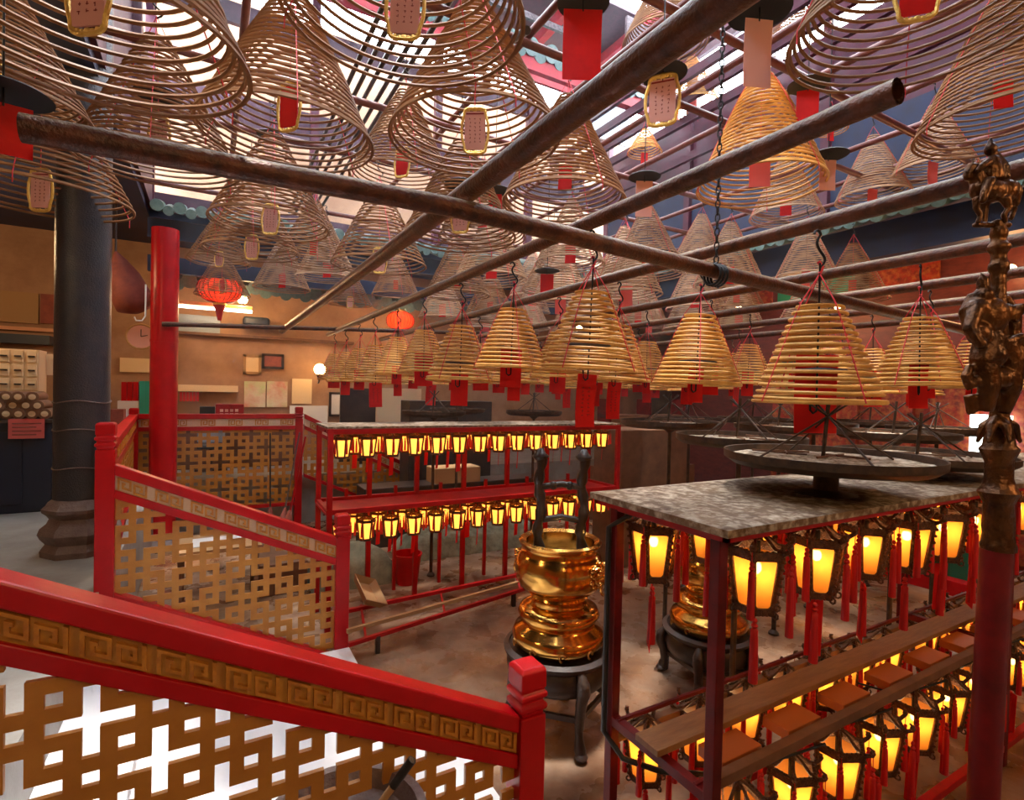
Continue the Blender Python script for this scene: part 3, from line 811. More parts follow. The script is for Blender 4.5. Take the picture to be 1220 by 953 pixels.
# --------------------------------------------------------- low golden coils
LOWP = {}
def make_low(seed, style='red', inner=True):
    rnd = random.Random(seed)
    R = 0.275; H = 0.46; turns = 15 + seed % 3
    t = thing('incense_coil', 'x', 'incense coil')
    coil_mb(0.085, R, H, turns, 0.0083, 0.95 - 0.05 * (seed % 2), seed=seed, seg=40, side=6).obj('incense_spiral', 'incense_gold', t, 60)
    th = MB()
    for k in range(4):
        a_ = 2 * PI * k / 4 + 0.4 + seed
        pts = [(0, 0, H + 0.14)]
        for i in range(8):
            f = i / 7; r = 0.085 + (R - 0.085) * f ** 0.95 + 0.010
            pts.append((r * math.cos(a_), r * math.sin(a_), H * (1 - f)))
        th.tube(pts, 0.0030, 4)
    th.tube([(0, 0, H + 0.14), (0.015, 0, H + 0.17), (0, 0.01, H + 0.2)], 0.009, 5)
    th.obj('red_thread', 'thread', t)
    hk = MB(); s_hook(hk, H + 0.17, 0.15, 0.0065); hk.tube([(0, 0, H + 0.19), (0, 0, -0.02)], 0.005, 5)
    hk.tube([(0, 0, -0.02), (0.0, 0, -0.045), (-0.02, 0, -0.055), (-0.038, 0, -0.04), (-0.04, 0, 0.0)], 0.005, 5)
    hk.obj('hook', 'black_metal', t, 60)
    MB().lathe([(0.0, 0.01), (0.12, 0.0), (0.125, -0.006), (0.0, -0.004)], 24, (0, 0, H * 0.33)).obj('smoke_disc', 'disc', t, 50)
    w_ = (.14, .20, .12, .165, .16)[seed]; o_ = tag_part(t, (0.05, 0.22, 0.10, -0.02, 0.15)[seed], w_, w_ * 1.85, style, rz=-0.55 + 0.2 * (seed % 4), inked=(seed == 3))
    return t
low = []
for i, x in enumerate(PL):
    if i == 0: continue
    y0 = {1: 2.36, 2: 1.69, 3: 1.74}.get(i, 1.7 + 0.1 * i); st = {1: 0.87, 2: 0.82}.get(i, 0.84)
    y = y0
    while y < 9.6:
        q = proj((x, y, 2.4))
        if q[0] < 1225: low.append((i, x, y, q))
        y += st
names = {1: 'under the hollow ended pipe', 2: 'under the pipe behind the chain', 3: 'under the third pipe', 4: 'under the fourth pipe', 5: 'under the fifth pipe', 6: 'under the last pipe'}
special = {(1, 0): 'large golden coil with a wide red tag over the rear lantern rack end', (2, 0): 'largest golden coil hanging above the near ash tray',
           (3, 0): 'golden coil with long red threads beside the bronze staff', (2, 1): 'golden coil left of the largest one, with a long red tag',
           (1, 1): 'second golden coil along the hollow ended pipe, with a red tag'}
cnt = {}
for i, x, y, q in low:
    k = cnt.get(i, 0); cnt[i] = k + 1
    sd = (i * 3 + k) % 5
    
    sc = (1.12 if (i == 2 and k == 0) else 0.98) * (0.92 + 0.12 * random.random())
    if sd not in LOWP:
        o = LOWP[sd] = make_low(sd)
    else: o = copy_tree(LOWP[sd])
    H = 0.46; zb = LZ - LR - (0.46 + 0.33) * sc + 0.03
    o.location = (x, y, zb - 0.05 if i < 4 else zb - 0.05); o.scale = (sc, sc, sc)
    o.rotation_euler = (random.uniform(-.03, .03), random.uniform(-.03, .03), random.uniform(-0.2, 0.3))
    o['label'] = special.get((i, k), 'golden coil %s, %s from its near end' % (names[i], nth(k)))
    o['group'] = 'low golden incense coils over the ash trays'
print('LOW', len(low))

# ------------------------------------------------------------------ ash trays
def tray(x, y, z, D, base, label, drum=False, rz=0.0, first=False):
    t = thing('ash_tray', label, 'ash tray', (x, y, base), rz, 'round incense ash trays')
    R = D / 2; h = z - base
    MB().lathe([(0.0, h - 0.028), (R * 0.9, h - 0.03), (R * 0.985, h - 0.012), (R, h + 0.025), (R + 0.008, h + 0.027), (R + 0.006, h - 0.012), (R * 0.92, h - 0.042), (0.0, h - 0.04)], 56).obj('pan', 'iron', t, 40)
    am = MB(); n = 40; rings = 7; vs = [(0, 0, h + 0.012)]; fs = []
    for i in range(1, rings + 1):
        r = R * 0.97 * i / rings
        for j in range(n):
            a_ = 2 * PI * j / n; vs.append((r * math.cos(a_), r * math.sin(a_), h - 0.012 + 0.016 * (1 - i / rings) + random.uniform(0, 0.008)))
    for j in range(n): fs.append((0, 1 + j, 1 + (j + 1) % n))
    for i in range(rings - 1):
        for j in range(n):
            a0 = 1 + i * n; b0 = a0 + n; fs.append((a0 + j, b0 + j, b0 + (j + 1) % n, a0 + (j + 1) % n))
    o = MB().add(vs, fs).obj('ash', 'ash', t, 60)
    st = MB()
    for k in range(5):
        a_ = random.uniform(0, PI); q = Vector((random.uniform(-.5, .5) * R, random.uniform(-.5, .5) * R, h + 0.012)); d = Vector((math.cos(a_), math.sin(a_), 0)) * R * random.uniform(.15, .35)
        st.tube([q - d, q + d], 0.006, 5)
    st.obj('burnt_stick', 'brownbox', t)
    # crossed wires of the coil stand
    for k in range(4):
        a_ = PI / 4 + PI / 2 * k + 0.3
        MB().tube([(R * 0.72 * math.cos(a_), R * 0.72 * math.sin(a_), h), (-R * 0.20 * math.cos(a_), -R * 0.20 * math.sin(a_), h + 0.28)], 0.0055, 6).obj('stand_wire', 'iron', t)
    MB().tube([(0.0, 0.02, h), (0, 0, h + 0.29)], 0.011, 6).obj('centre_rod', 'iron', t)
    if h > 0.5:
        if drum: MB().lathe([(0.19, 0), (0.2, 0.02), (0.19, 0.04), (0.19, h - 0.05), (0.21, h - 0.03)], 28).obj('drum', 'iron', t, 40)
        else:
            MB().lathe([(.05, 0), (.05, .02), (.022, .05), (.018, h - .10), (.10, h - .035)], 12).obj('leg', 'iron', t, 40)
    else:
        MB().lathe([(R * 0.30, 0), (R * 0.3, 0.01), (R * 0.12, 0.03), (R * 0.12, h - 0.05), (R * 0.3, h - 0.035)], 20).obj('foot', 'iron', t, 40)
    return t
SH = 1.90
p = at_z(985, 546, 2.09); tray(p.x, p.y, 2.09, 0.98, SH, 'near round ash tray with a thick rim on the ash covered rack top')
tray(4.12, 1.75, 2.03, 0.98, SH, 'round ash tray right behind the bronze staff')
q_ = at_z(798, 511, 2.1)
tl = [(3.3, 2.52, 2.10, .86, 0, 'ash tray just behind the nearest tray', False), (q_.x * 1.13, q_.y * 1.13, 2.12, .95, 0, 'pale ash tray left of the nearest one, beside the rear lantern rack', False),
      (5.2, 2.4, 2.1, .9, 0, 'wide dark ash tray on thin legs behind the bronze staff', False),
      (4.1, 6.6, 2.1, .8, 0, 'ash tray behind the large golden coil tag', False), (2.5, 6.45, 2.1, .8, 0, 'thin edged ash tray above the middle of the rear rack', False),
      (3.2, 7.3, 2.1, .8, 0, 'ash tray behind the rear rack, near the dark door', False), (5.0, 3.35, 2.1, .85, 0, 'ash tray in the middle distance over the second urn', False),
      (6.0, 3.6, 2.1, .85, 0, 'ash tray left of the red altar front', False), (5.2, 4.7, 2.1, .85, 0, 'ash tray in the middle of the far tray field', False), (6.7, 2.7, 2.1, .9, 0, 'ash tray before the red altar wall', False),
      (6.3, 4.6, 2.1, .9, 0, 'farthest ash tray before the altar wall', False), (7.4, 3.7, 2.1, .9, 0, 'ash tray beside the bright doorway', False)]
for x, y, z, D, b_, lab, dr in tl: tray(x, y, z, D, b_, lab, dr, random.uniform(0, 1))

# ------------------------------------------------------------------ palace lanterns
def hexpt(r, z, k, off=0.0): a_ = PI / 3 * k + off; return Vector((r * math.cos(a_), r * math.sin(a_), z))
def lantern_frame(detail=True, rt=0.115, rb=0.082, h=0.24):
    mb = MB(); zt = -0.12; zb = zt - h
    for k in range(6):
        a, b = hexpt(rt, zt, k), hexpt(rb, zb, k); a1, b1 = hexpt(rt, zt, k + 1), hexpt(rb, zb, k + 1)
        mb.tube([a, b], 0.0125, 6); mb.bar(a, a1, 0.018, 0.036); mb.bar(b, b1, 0.016, 0.03)
        if detail:
            # corner fillets giving rounded panel openings
            for (c, d1, d2) in ((a, a1, b), (a1, a, b1), (b, b1, a), (b1, b, a1)):
                u = (d1 - c).normalized() * 0.040; v = (d2 - c).normalized() * 0.050
                mb.add([c, c + u, c + v, c + (u + v) * 0.42], [(0, 1, 3, 2)])
            # carved scallops up the posts and along the rims
            for q in range(7):
                c = a.lerp(b, (q + 0.5) / 7); out = Vector((c.x, c.y, 0)).normalized()
                mb.ball(c + out * 0.013, 0.009, 6)
            for q in range(5):
                c = a.lerp(a1, (q + 0.5) / 5); mb.ball(c + Vector((0, 0, 0.015)), 0.010, 6)
                c = b.lerp(b1, (q + 0.5) / 5); mb.ball(c + Vector((0, 0, -0.011)), 0.009, 6)
            # dragon arm: S curve from the hub out over the corner, curling up
            out = Vector((math.cos(PI / 3 * k), math.sin(PI / 3 * k), 0))
            arm = [Vector((0, 0, -0.035)), out * 0.04 + Vector((0, 0, -0.055)), out * 0.085 + Vector((0, 0, -0.095)), out * 0.125 + Vector((0, 0, -0.105)),
                   out * 0.155 + Vector((0, 0, -0.085)), out * 0.158 + Vector((0, 0, -0.062)), out * 0.14 + Vector((0, 0, -0.055))]
            mb.tube(arm, [0.006, 0.007, 0.009, 0.011, 0.010, 0.008, 0.004], 6)
            mb.ball(out * 0.155 + Vector((0, 0, -0.075)), 0.014, 7)
            # scroll at the foot
            sc = [b + out * (0.012 + 0.014 * math.cos(q)) + Vector((0, 0, -0.012 + 0.014 * math.sin(q))) for q in [PI * 1.0 + 0.9 * i for i in range(6)]]
            mb.tube(sc, 0.005, 5)
        else:
            out = Vector((math.cos(PI / 3 * k), math.sin(PI / 3 * k), 0))
            mb.tube([Vector((0, 0, -0.05)), out * 0.1 + Vector((0, 0, -0.10)), out * 0.14 + Vector((0, 0, -0.085))], 0.007, 4)
    mb.lathe([(0.0, -0.02), (0.02, -0.03), (0.012, -0.05), (0.022, -0.07), (0.0, -0.08)], 8)
    mb.tube([(0, 0, 0.0), (0, 0, -0.03)], 0.004, 5)
    return mb
def lantern_panels(rt=0.108, rb=0.078, h=0.235):
    mb = MB(); zt = -0.122; zb = zt - h
    for k in range(6):
        a, a1, b, b1 = hexpt(rt, zt, k), hexpt(rt, zt, k + 1), hexpt(rb, zb, k), hexpt(rb, zb, k + 1)
        mb.add([b, b1, a1, a], [(0, 1, 2, 3)])
    return mb
def tassel_mb(L=0.16, r=0.013):
    mb = MB(); mb.tube([(0, 0, 0), (0, 0, -0.05)], 0.0022, 4); mb.ball((0, 0, -0.055), 0.010, 8); mb.ball((0, 0, -0.074), 0.012, 8, (1, 1, 0.8))
    mb.lathe([(0.004, -0.08), (r, -0.09), (r * 0.95, -0.11), (r * 1.05, -0.12), (r * 1.15, -0.12 - L * 0.6), (r * 1.25, -0.12 - L), (0.002, -0.12 - L)], 10)
    return mb
def lantern_tag(t, z, w, h, rz):
    o = MB().box((-w / 2, -0.0012, -h), (w / 2, 0.0012, 0)).obj('paper_tag', 'paper_red', t); o.location = (0, 0, z); o.rotation_euler = (0.04, 0, rz)
    return o
class Lan: near = {}; far = {}
def make_near(tagged):
    t = thing('palace_lantern', 'x', 'lantern')
    if Lan.near:
        src = list(Lan.near.values())[0]
    lantern_frame(True).obj('carved_frame', 'lframe', t, 40)
    lantern_panels().obj('silk_panels', 'lpanel', t)
    MB().ball((0, 0, -0.195), 0.022, 10, (1, 1, 1.3)).obj('bulb', 'bulb', t, 60)
    MB().lathe([(0.014, -0.08), (0.014, -0.17)], 8).obj('lamp_holder', 'blackrub', t)
    tm = tassel_mb().mesh('tassel', 'tassel', 50)
    for k in range(6):
        o = bpy.data.objects.new('tassel', tm); COL.objects.link(o); o.parent = t
        c = hexpt(0.158, -0.085, k); o.location = c; o.scale = (1, 1, 1.0 + 0.12 * ((k * 5) % 3))
    o = bpy.data.objects.new('tassel', tm); COL.objects.link(o); o.parent = t; o.location = (0, 0, -0.36); o.scale = (1.25, 1.25, 1.2)
    if tagged == 1: lantern_tag(t, -0.42, 0.11, 0.30, 0.4)
    if tagged == 2: lantern_tag(t, -0.40, 0.075, 0.27, -0.9)
    return t
def make_far(tagged):
    t = thing('palace_lantern', 'x', 'lantern')
    lantern_frame(False).obj('carved_frame', 'lframe', t, 40)
    lantern_panels().obj('silk_panels', 'lpanel_far', t)
    mb = MB()
    tm = tassel_mb(0.10, 0.012).mesh('tassel', 'tassel', 50)
    for k in range(6):
        o = bpy.data.objects.new('tassel', tm); COL.objects.link(o); o.parent = t; o.location = hexpt(0.14, -0.09, k)
    if tagged: lantern_tag(t, -0.37, 0.075 if tagged == 1 else 0.10, 0.20 if tagged == 1 else 0.26, 0.3)
    return t
def put_lantern(kind, tagged, loc, rz, s, label, group):
    D = Lan.near if kind == 'near' else Lan.far
    if tagged not in D: D[tagged] = o = (make_near if kind == 'near' else make_far)(tagged)
    else: o = copy_tree(D[tagged])
    o.location = loc; o.rotation_euler = (0, 0, rz); o.scale = (s, s, s); o['label'] = label; o['group'] = group
    return o

# ------------------------------------------------------------------ near lantern rack
NX0, NX1, NY0, NY1 = 1.70, 7.4, 1.34, 2.13
t = thing('lantern_rack', 'near red lantern rack with an ash covered flat top', 'rack', (0, 0, 0))
# ash covered top, slightly uneven
def ash_top(x0, x1, y0, y1, z, nx, ny, amp):
    vs = []; fs = []
    for i in range(nx + 1):
        for j in range(ny + 1):
            e = 0 if i in (0, nx) or j in (0, ny) else random.uniform(0, amp)
            vs.append((x0 + (x1 - x0) * i / nx, y0 + (y1 - y0) * j / ny, z + e))
    for i in range(nx):
        for j in range(ny):
            a0 = i * (ny + 1) + j; fs.append((a0, a0 + ny + 1, a0 + ny + 2, a0 + 1))
    return MB().add(vs, fs)
tb = MB().box((NX0 - 0.02, NY0 - 0.02, SH - 0.03), (NX1, NY1 + 0.02, SH)).obj('top_board', 'ashboard', t)
o = ash_top(NX0 - 0.01, NX1, NY0 - 0.01, NY1 + 0.01, SH + 0.002, 110, 20, 0.007).obj('ash_crust', 'ashboard', tb, 60)
PX, PA, PB = NX0 + .07, NY0 + .09, NY1 - .09
for (x, y) in ((PX, PA), (PX, PB), (4.6, PA), (4.6, PB), (NX1 - .04, PA), (NX1 - .04, PB)):
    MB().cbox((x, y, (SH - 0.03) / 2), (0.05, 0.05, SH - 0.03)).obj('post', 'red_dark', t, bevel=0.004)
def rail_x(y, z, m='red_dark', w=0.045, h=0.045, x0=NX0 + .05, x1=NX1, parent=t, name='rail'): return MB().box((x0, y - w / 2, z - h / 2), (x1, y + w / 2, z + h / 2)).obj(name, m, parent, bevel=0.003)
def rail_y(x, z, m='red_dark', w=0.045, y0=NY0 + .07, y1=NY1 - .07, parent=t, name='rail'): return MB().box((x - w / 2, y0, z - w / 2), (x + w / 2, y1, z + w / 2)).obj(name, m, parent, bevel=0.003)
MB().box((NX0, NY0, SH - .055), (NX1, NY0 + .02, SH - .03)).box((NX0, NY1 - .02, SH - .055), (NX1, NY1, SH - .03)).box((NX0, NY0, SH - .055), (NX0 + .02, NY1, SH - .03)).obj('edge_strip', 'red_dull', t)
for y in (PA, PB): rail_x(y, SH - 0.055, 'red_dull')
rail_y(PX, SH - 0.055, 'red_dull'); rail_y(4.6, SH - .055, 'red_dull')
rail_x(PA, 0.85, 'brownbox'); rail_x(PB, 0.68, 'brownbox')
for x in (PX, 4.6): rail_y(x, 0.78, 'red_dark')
MB().box((NX0, 1.66, 0.83), (NX1, 1.80, 0.86)).obj('plank', 'plank', t, bevel=0.003)
for i in range(12):      # orange boxes under the plank
    x = NX0 + 0.25 + i * 0.46
    MB().box((x, 1.52, 0.765), (x + 0.26, 1.66, 0.815)).obj('lamp_box', 'bracket', t, bevel=0.004)
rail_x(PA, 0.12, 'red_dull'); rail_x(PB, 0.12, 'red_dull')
rail_x(1.5, SH - 0.06, 'red_dark', 0.02, 0.02); rail_x(1.98, SH - 0.06, 'red_dark', 0.02, 0.02)
rail_x(1.5, 0.80, 'red_dark', 0.02, 0.02); rail_x(1.98, 0.80, 'red_dark', 0.02, 0.02)
# black flexible conduit down the back post
cp = [(x + .045, y - .05, z) for x, y, z in [(NX0 + 0.10, NY1 - .10, SH - 0.07), (NX0 + 0.03, NY1 - 0.12, SH - 0.09), (NX0 - 0.02, NY1 - 0.03, SH - 0.16), (NX0 - 0.02, NY1 - .03, 1.2), (NX0 - 0.02, NY1 - .03, 0.72), (NX0 + 0.03, NY1 - 0.12, 0.62), (NX0 + 0.15, NY1 - 0.25, 0.60), (NX0 + 0.35, NY1 - 0.35, 0.58)]]
o = MB().tube(cp, 0.014, 8).obj('conduit', 'blackrub', t, 50)
wi = MB()
for i in range(8):
    x = NX0 + 0.3 + 0.6 * i
    wi.tube([(x, 1.62, 0.80), (x + 0.2, 1.5, 0.74), (x + 0.5, 1.40, 0.80)], 0.006, 5)
wi.obj('cable', 'blackrub', t)
NG = 'palace lanterns on the near rack'
ti = 0
lan_rows = [('upper front row', 1.47, SH - 0.04, [2.06, 2.50, 2.92, 3.34, 3.76, 4.18, 4.85, 5.27, 5.7, 6.1, 6.5, 6.9], 0),
            ('upper back row', 1.98, SH - 0.04, [1.96, 2.36, 2.76, 3.16, 3.56, 3.96, 4.36, 4.8, 5.2, 5.6, 6.0, 6.4, 6.8], 1),
            ('lower front row', 1.47, 0.80, [1.98, 2.36, 2.74, 3.12, 3.5, 3.88, 4.26, 4.85, 5.25, 5.65, 6.05, 6.45, 6.9], 2),
            ('lower back row', 1.98, 0.80, [1.95, 2.33, 2.71, 3.09, 3.47, 3.85, 4.23, 4.8, 5.2, 5.6, 6.0, 6.4, 6.9], 3)]
for rn, y, z, xs_, ri in lan_rows:
    for k, x in enumerate(xs_):
        tg = (k * 2 + ri) % 3
        lab = "lit lantern, %s from the corner post in the near rack's %s" % (nth(k), rn)
        put_lantern('near', tg, (x, y, z), random.uniform(0.2, 0.8), random.uniform(0.92, 1.04), lab, NG)

# ------------------------------------------------------------------ rear lantern rack
BX0, BX1, BY0, BY1, BZ = 0.98, 4.62, 5.3, 5.95, 2.02
t = thing('lantern_rack', 'long red lantern rack behind the brass urn, with two tiers of lanterns', 'rack', (0, 0, 0))
MB().box((BX0, BY0, BZ - 0.02), (BX1, BY1, BZ)).obj('top_board', 'ashboard', t)
for x in (BX0 + .03, 1.55, 2.1, 2.7, 3.3, 3.9, BX1 - .03):
    for y in ((BY0 + .02, BY1 - .02) if x in (BX0 + .03, BX1 - .03) else (BY1 - .02,)):
        MB().cbox((x, y, (BZ - .02) / 2), (0.05, 0.05, BZ - .02)).obj('post', 'red_dull', t, bevel=0.003)
for x in (1.3, 1.85, 2.4, 3.0, 3.6, 4.25):
    MB().cbox((x, BY1 - .02, 0.6 + 0.1), (0.035, 0.035, 1.2)).obj('baluster', 'red_dull', t)
for y in (BY0 + .02, BY1 - .02):
    for z, m in ((BZ - .05, 'red_dull'), (1.19, 'red_dull')):
        rail_x(y, z, m, 0.04, 0.05, BX0, BX1, t)
MB().box((BX0, BY0 + .04, 1.16), (BX1, BY1 - .04, 1.18)).obj('tier_shelf', 'red_dull', t)
for z in (BZ - .05, 1.19): 
    for x in (BX0 + .03, BX1 - .03): rail_y(x, z, 'red_dull', 0.04, BY0, BY1, t)
rail_x(BY0 + .17, BZ - .05, 'red_dark', 0.015, 0.015, BX0, BX1, t); rail_x(BY0 + .17, 1.14, 'red_dark', 0.015, 0.015, BX0, BX1, t)
BG = 'small palace lanterns on the rear rack'
for ri, (rn, y, z) in enumerate((('top front row', BY0 + 0.12, BZ - 0.03), ('top back row', BY0 + 0.42, BZ - 0.03), ('lower front row', BY0 + 0.12, 1.15), ('lower back row', BY0 + 0.42, 1.15))):
    for k in range(14):
        x = BX0 + 0.16 + k * 0.252
        if ri % 2: x = (x + 0.126) * (BY0 + .42) / (BY0 + .12)
        if x > BX1 - 0.1: continue
        put_lantern('far', (k + ri) % 3, (x, y, z), random.uniform(0, 1), 0.78, "glowing lantern, %s from the newel side in the rear rack's %s" % (nth(k), rn), BG)
# low bench-like frame in front of the rack foot
t = thing('floor_frame', 'low red and tan metal frame on the floor before the rear rack', 'frame', (0, 0, 0))
def fl(px, py, z): return at_z(px, py, z)
for (a_, b_, z, m) in (((415, 768), (632, 699), 0.16, 'red_dull'), ((413, 752), (632, 690), 0.2, 'cardboard'), ((413, 728), (622, 684), 0.26, 'red_dull')):
    A, B = fl(*a_, z), fl(*b_, z); MB().bar(A, B, 0.035, 0.035).obj('rail', m, t)
for px in (436, 530, 620):
    A = fl(px, 768 - (px - 415) * .318, .16); B = fl(px - 6, 726 - (px - 413) * .21, .26)
    MB().bar(A, B, 0.02, 0.02).obj('cross_bar', 'red_dull', t)
for px, py in ((450, 757), (612, 705)):
    A = fl(px, py, .16); MB().cbox((A.x, A.y, 0.08), (0.04, 0.04, 0.16)).obj('leg', 'darkwood', t)
# things on the floor behind the rack
p = at_z(515, 712, 0.0)
p = Vector((2.15, 6.35, 0))
t = thing('plastic_bucket', 'red plastic bucket behind the foot of the rear rack', 'bucket', p)
MB().lathe([(0.0, 0.01), (0.13, 0.0), (0.17, 0.34), (0.18, 0.35), (0.18, 0.37), (0.165, 0.37), (0.125, 0.02), (0, 0.02)], 28).obj('body', 'red', t, 40)
MB().tube([(0.18 * math.cos(a_), 0.18 * math.sin(a_), 0.36) for a_ in [PI * i / 10 for i in range(11)]], 0.005, 5).obj('handle', 'iron', t)
o = MB().add(*(lambda v: (v, [(0, 1, 2, 3), (0, 4, 5, 1), (1, 5, 6, 2), (3, 2, 6, 7), (0, 3, 7, 4)]))([(-.1, -.16, 0), (.1, -.16, 0), (.1, .16, 0), (-.1, .16, 0), (-.14, -.18, .07), (.14, -.18, .07), (.14, .18, .07), (-.14, .18, .07)])).obj('dust_scoop', 'cardboard')
m_ = o.modifiers.new('thick', 'SOLIDIFY'); m_.thickness = 0.008
q = at_z(437, 708, 0.35); o.location = q; o.rotation_euler = (0.5, 0.45, 0.35); tag(o, 'brown open scoop leaning by the newel at the rear rack', 'scoop')
def sack(x, y, sx, sy, h, label, m='canvas', nm='dust_sheet_heap'):
    mb = MB(); n = 18; vs = []; fs = []
    for i in range(n + 1):
        for j in range(n + 1):
            u, v = i / n * 2 - 1, j / n * 2 - 1
            e = (1 - abs(u) ** 3.5) * (1 - abs(v) ** 3.5)
            vs.append((u * sx / 2, v * sy / 2, h * (e ** 0.4) * (0.86 + 0.14 * math.sin(u * 5 + v * 3)) + (random.uniform(0, 0.012) if e > 0 else 0)))
    for i in range(n):
        for j in range(n):
            a0 = i * (n + 1) + j; fs.append((a0, a0 + n + 1, a0 + n + 2, a0 + 1))
    o = MB().add(vs, fs).obj(nm, m, None, 60); o.location = (x, y, 0); tag(o, label, 'heap'); return o
sack(1.55, 6.75, 1.0, 0.7, 0.45, 'pale canvas bundle on the floor left of the red bucket')
sack(3.6, 7.5, 2.4, 0.9, 0.40, 'long heap under a dusty green sheet behind the rear rack')
MB().box((0.5, 6.6, 0.0), (1.02, 7.5, 0.36)).obj('low_box', 'brownbox', None, bevel=0.01); tag(bpy.data.objects['low_box'], 'brown wooden box behind the far sloping railing', 'box')
MB().box((3.1, 7.9, 0.9), (3.9, 8.3, 1.15)).obj('open_carton', 'cardboard', None, bevel=0.01); tag(bpy.data.objects['open_carton'], 'tan carton seen between the upper and lower lantern tiers', 'carton')
MB().box((2.0, 7.9, 0.0), (5.2, 8.4, 0.9)).obj('dark_table', 'darkwood', None, bevel=0.01); tag(bpy.data.objects['dark_table'], 'dark table behind the rear lantern rack, carrying a tan carton', 'table')
# board table behind far lattice
t = thing('low_table', 'low table with white papers seen through the far lattice', 'table', (0.1, 6.6, 0))
MB().box((-0.4, -0.35, 0.66), (0.4, 0.35, 0.70)).obj('table_top', 'cardboard', t)
for sx in (-.35, .35):
    for sy in (-.3, .3): MB().cbox((sx, sy, .33), (.04, .04, .66)).obj('leg', 'brownbox', t)
o = MB().box((-0.15, 6.4, 0.703), (0.35, 6.75, 0.708)).obj('paper_sheet', 'paper_white'); tag(o, 'white paper sheet on the low table behind the far lattice', 'paper')

# ------------------------------------------------------------------ brass urns
def urn(x, y, s, rz, label, handles=True, SZ=0.60, mask=0.93):
    t = thing('incense_urn', label, 'urn', (x, y, 0), rz)
    BH = 1.10
    prof = [(0.00, .0), (.245, .0), (.30, .03), (.335, .07), (.34, .10), (.32, .14), (.27, .165), (.262, .185), (.285, .205), (.30, .235), (.285, .265), (.245, .285), (.205, .30), (.20, .33), (.215, .345),
            (.205, .36), (.22, .375), (.28, .40), (.318, .45), (.330, .51), (.325, .56), (.295, .61), (.272, .64), (.278, .66), (.300, .672), (.305, .69), (.285, .70), (.25, .685), (.245, .60), (.25, .45), (.0, .42)]
    k = 0.82 * s
    MB().lathe([(r * k, SZ - 0.02 + z * 0.86 * s * BH) for r, z in prof], 64).obj('bowl', 'brass', t, 50)
    MB().lathe([(0, SZ + .55 * .86 * s * BH), (.25 * k, SZ + .55 * .86 * s * BH)], 32, cap=False).obj('ash', 'ash', t)
    # lion mask with ring on each side
    for sgn in (0.0, 1.0):
        a_ = mask + PI * sgn
        ln = MB(); c = Vector((0.32 * k, 0, SZ + 0.50 * .86 * s * BH)); f = s
        ln.ball(c, 0.062 * f, 12, (0.7, 1.1, 0.9))
        for yy in (-1, 1):
            ln.ball(c + Vector((0.025 * f, yy * 0.035 * f, 0.03 * f)), 0.022 * f, 8); ln.ball(c + Vector((0.0, yy * 0.066 * f, 0.045 * f)), 0.024 * f, 8)
            ln.ball(c + Vector((0.03 * f, yy * 0.022 * f, -0.018 * f)), 0.024 * f, 8); ln.tube([c + Vector((.02 * f, yy * .02 * f, .05 * f)), c + Vector((.02 * f, yy * .06 * f, .06 * f)), c + Vector((0, yy * .08 * f, .03 * f))], 0.012 * f, 6)
        ln.ball(c + Vector((0.048 * f, 0, 0.0)), 0.02 * f, 8)
        for q in range(9):
            b_ = 2 * PI * q / 9; ln.ball(c + Vector((-0.005, 0.075 * f * math.cos(b_), 0.062 * f * math.sin(b_))), 0.02 * f, 7)
        ln.tube([c + Vector((0.04 * f, 0.045 * f * math.cos(q), -0.055 * f + 0.045 * f * math.sin(q))) for q in [2 * PI * i / 16 for i in range(16)]], 0.008 * f, 6, closed=True)
        o = ln.obj('lion_mask', 'brass', t, 60); o.rotation_euler = (0, 0, a_)
    # stud clouds on foot
    st = MB()
    for q in range(10):
        a_ = 2 * PI * q / 10; r = .338 * k
        pts = [(r * math.cos(a_ + 0.06 * math.cos(w)), r * math.sin(a_ + 0.06 * math.cos(w)), SZ + 0.045 * s + 0.02 * s * math.sin(w)) for w in [0.5 * i for i in range(10)]]
        st.tube(pts, 0.006 * s, 5)
    st.obj('cloud_scrolls', 'brass_dull', t, 60)
    # dark round stand
    MB().lathe([(0, SZ - .03), (.37 * k, SZ - .03), (.395 * k, SZ - .02), (.40 * k, SZ + .0), (.36 * k, SZ + .015), (.36 * k, SZ - .0), (.0, SZ - .01)][::-1], 48).obj('stand_top', 'darkwood', t, 50)
    MB().lathe([(.36 * k, SZ - .03), (.345 * k, SZ - .06), (.375 * k, SZ - .10), (.36 * k, SZ - .19), (.33 * k, SZ - .22), (.0, SZ - .22)], 48).obj('apron', 'darkwood', t, 50)
    for q in range(5):
        a_ = 2 * PI * q / 5 + 0.35; c, sn = math.cos(a_), math.sin(a_)
        pr = [(.37, SZ - .04), (.41, SZ - .09), (.415, SZ - .15), (.385, SZ - .22), (.365, SZ - .40), (.36, SZ * .35), (.365, 0.12 * s), (.385, 0.06 * s), (.40, 0.03 * s)]
        MB().tube([(r * k * c, r * k * sn, z) for r, z in pr], [.022 * s, .036 * s, .038 * s, .032 * s, .027 * s, .024 * s, .024 * s, .034 * s, .030 * s], 8).ball((.41 * k * c, .41 * k * sn, SZ - .1), .038 * s, 8).ball((.40 * k * c, .40 * k * sn, 0.03 * s), .036 * s, 8, (1.1, 1.1, .8)).obj('leg', 'darkwood', t, 50)
    sm = MB()
    for q in range(5):
        a_ = 2 * PI * q / 5 + 0.35; b_ = a_ + 2 * PI / 5
        sm.bar((.36 * k * math.cos(a_), .36 * k * math.sin(a_), SZ * .42), (.36 * k * math.cos(b_), .36 * k * math.sin(b_), SZ * .42), 0.022 * s, 0.03 * s)
    sm.obj('stretcher', 'darkwood', t)
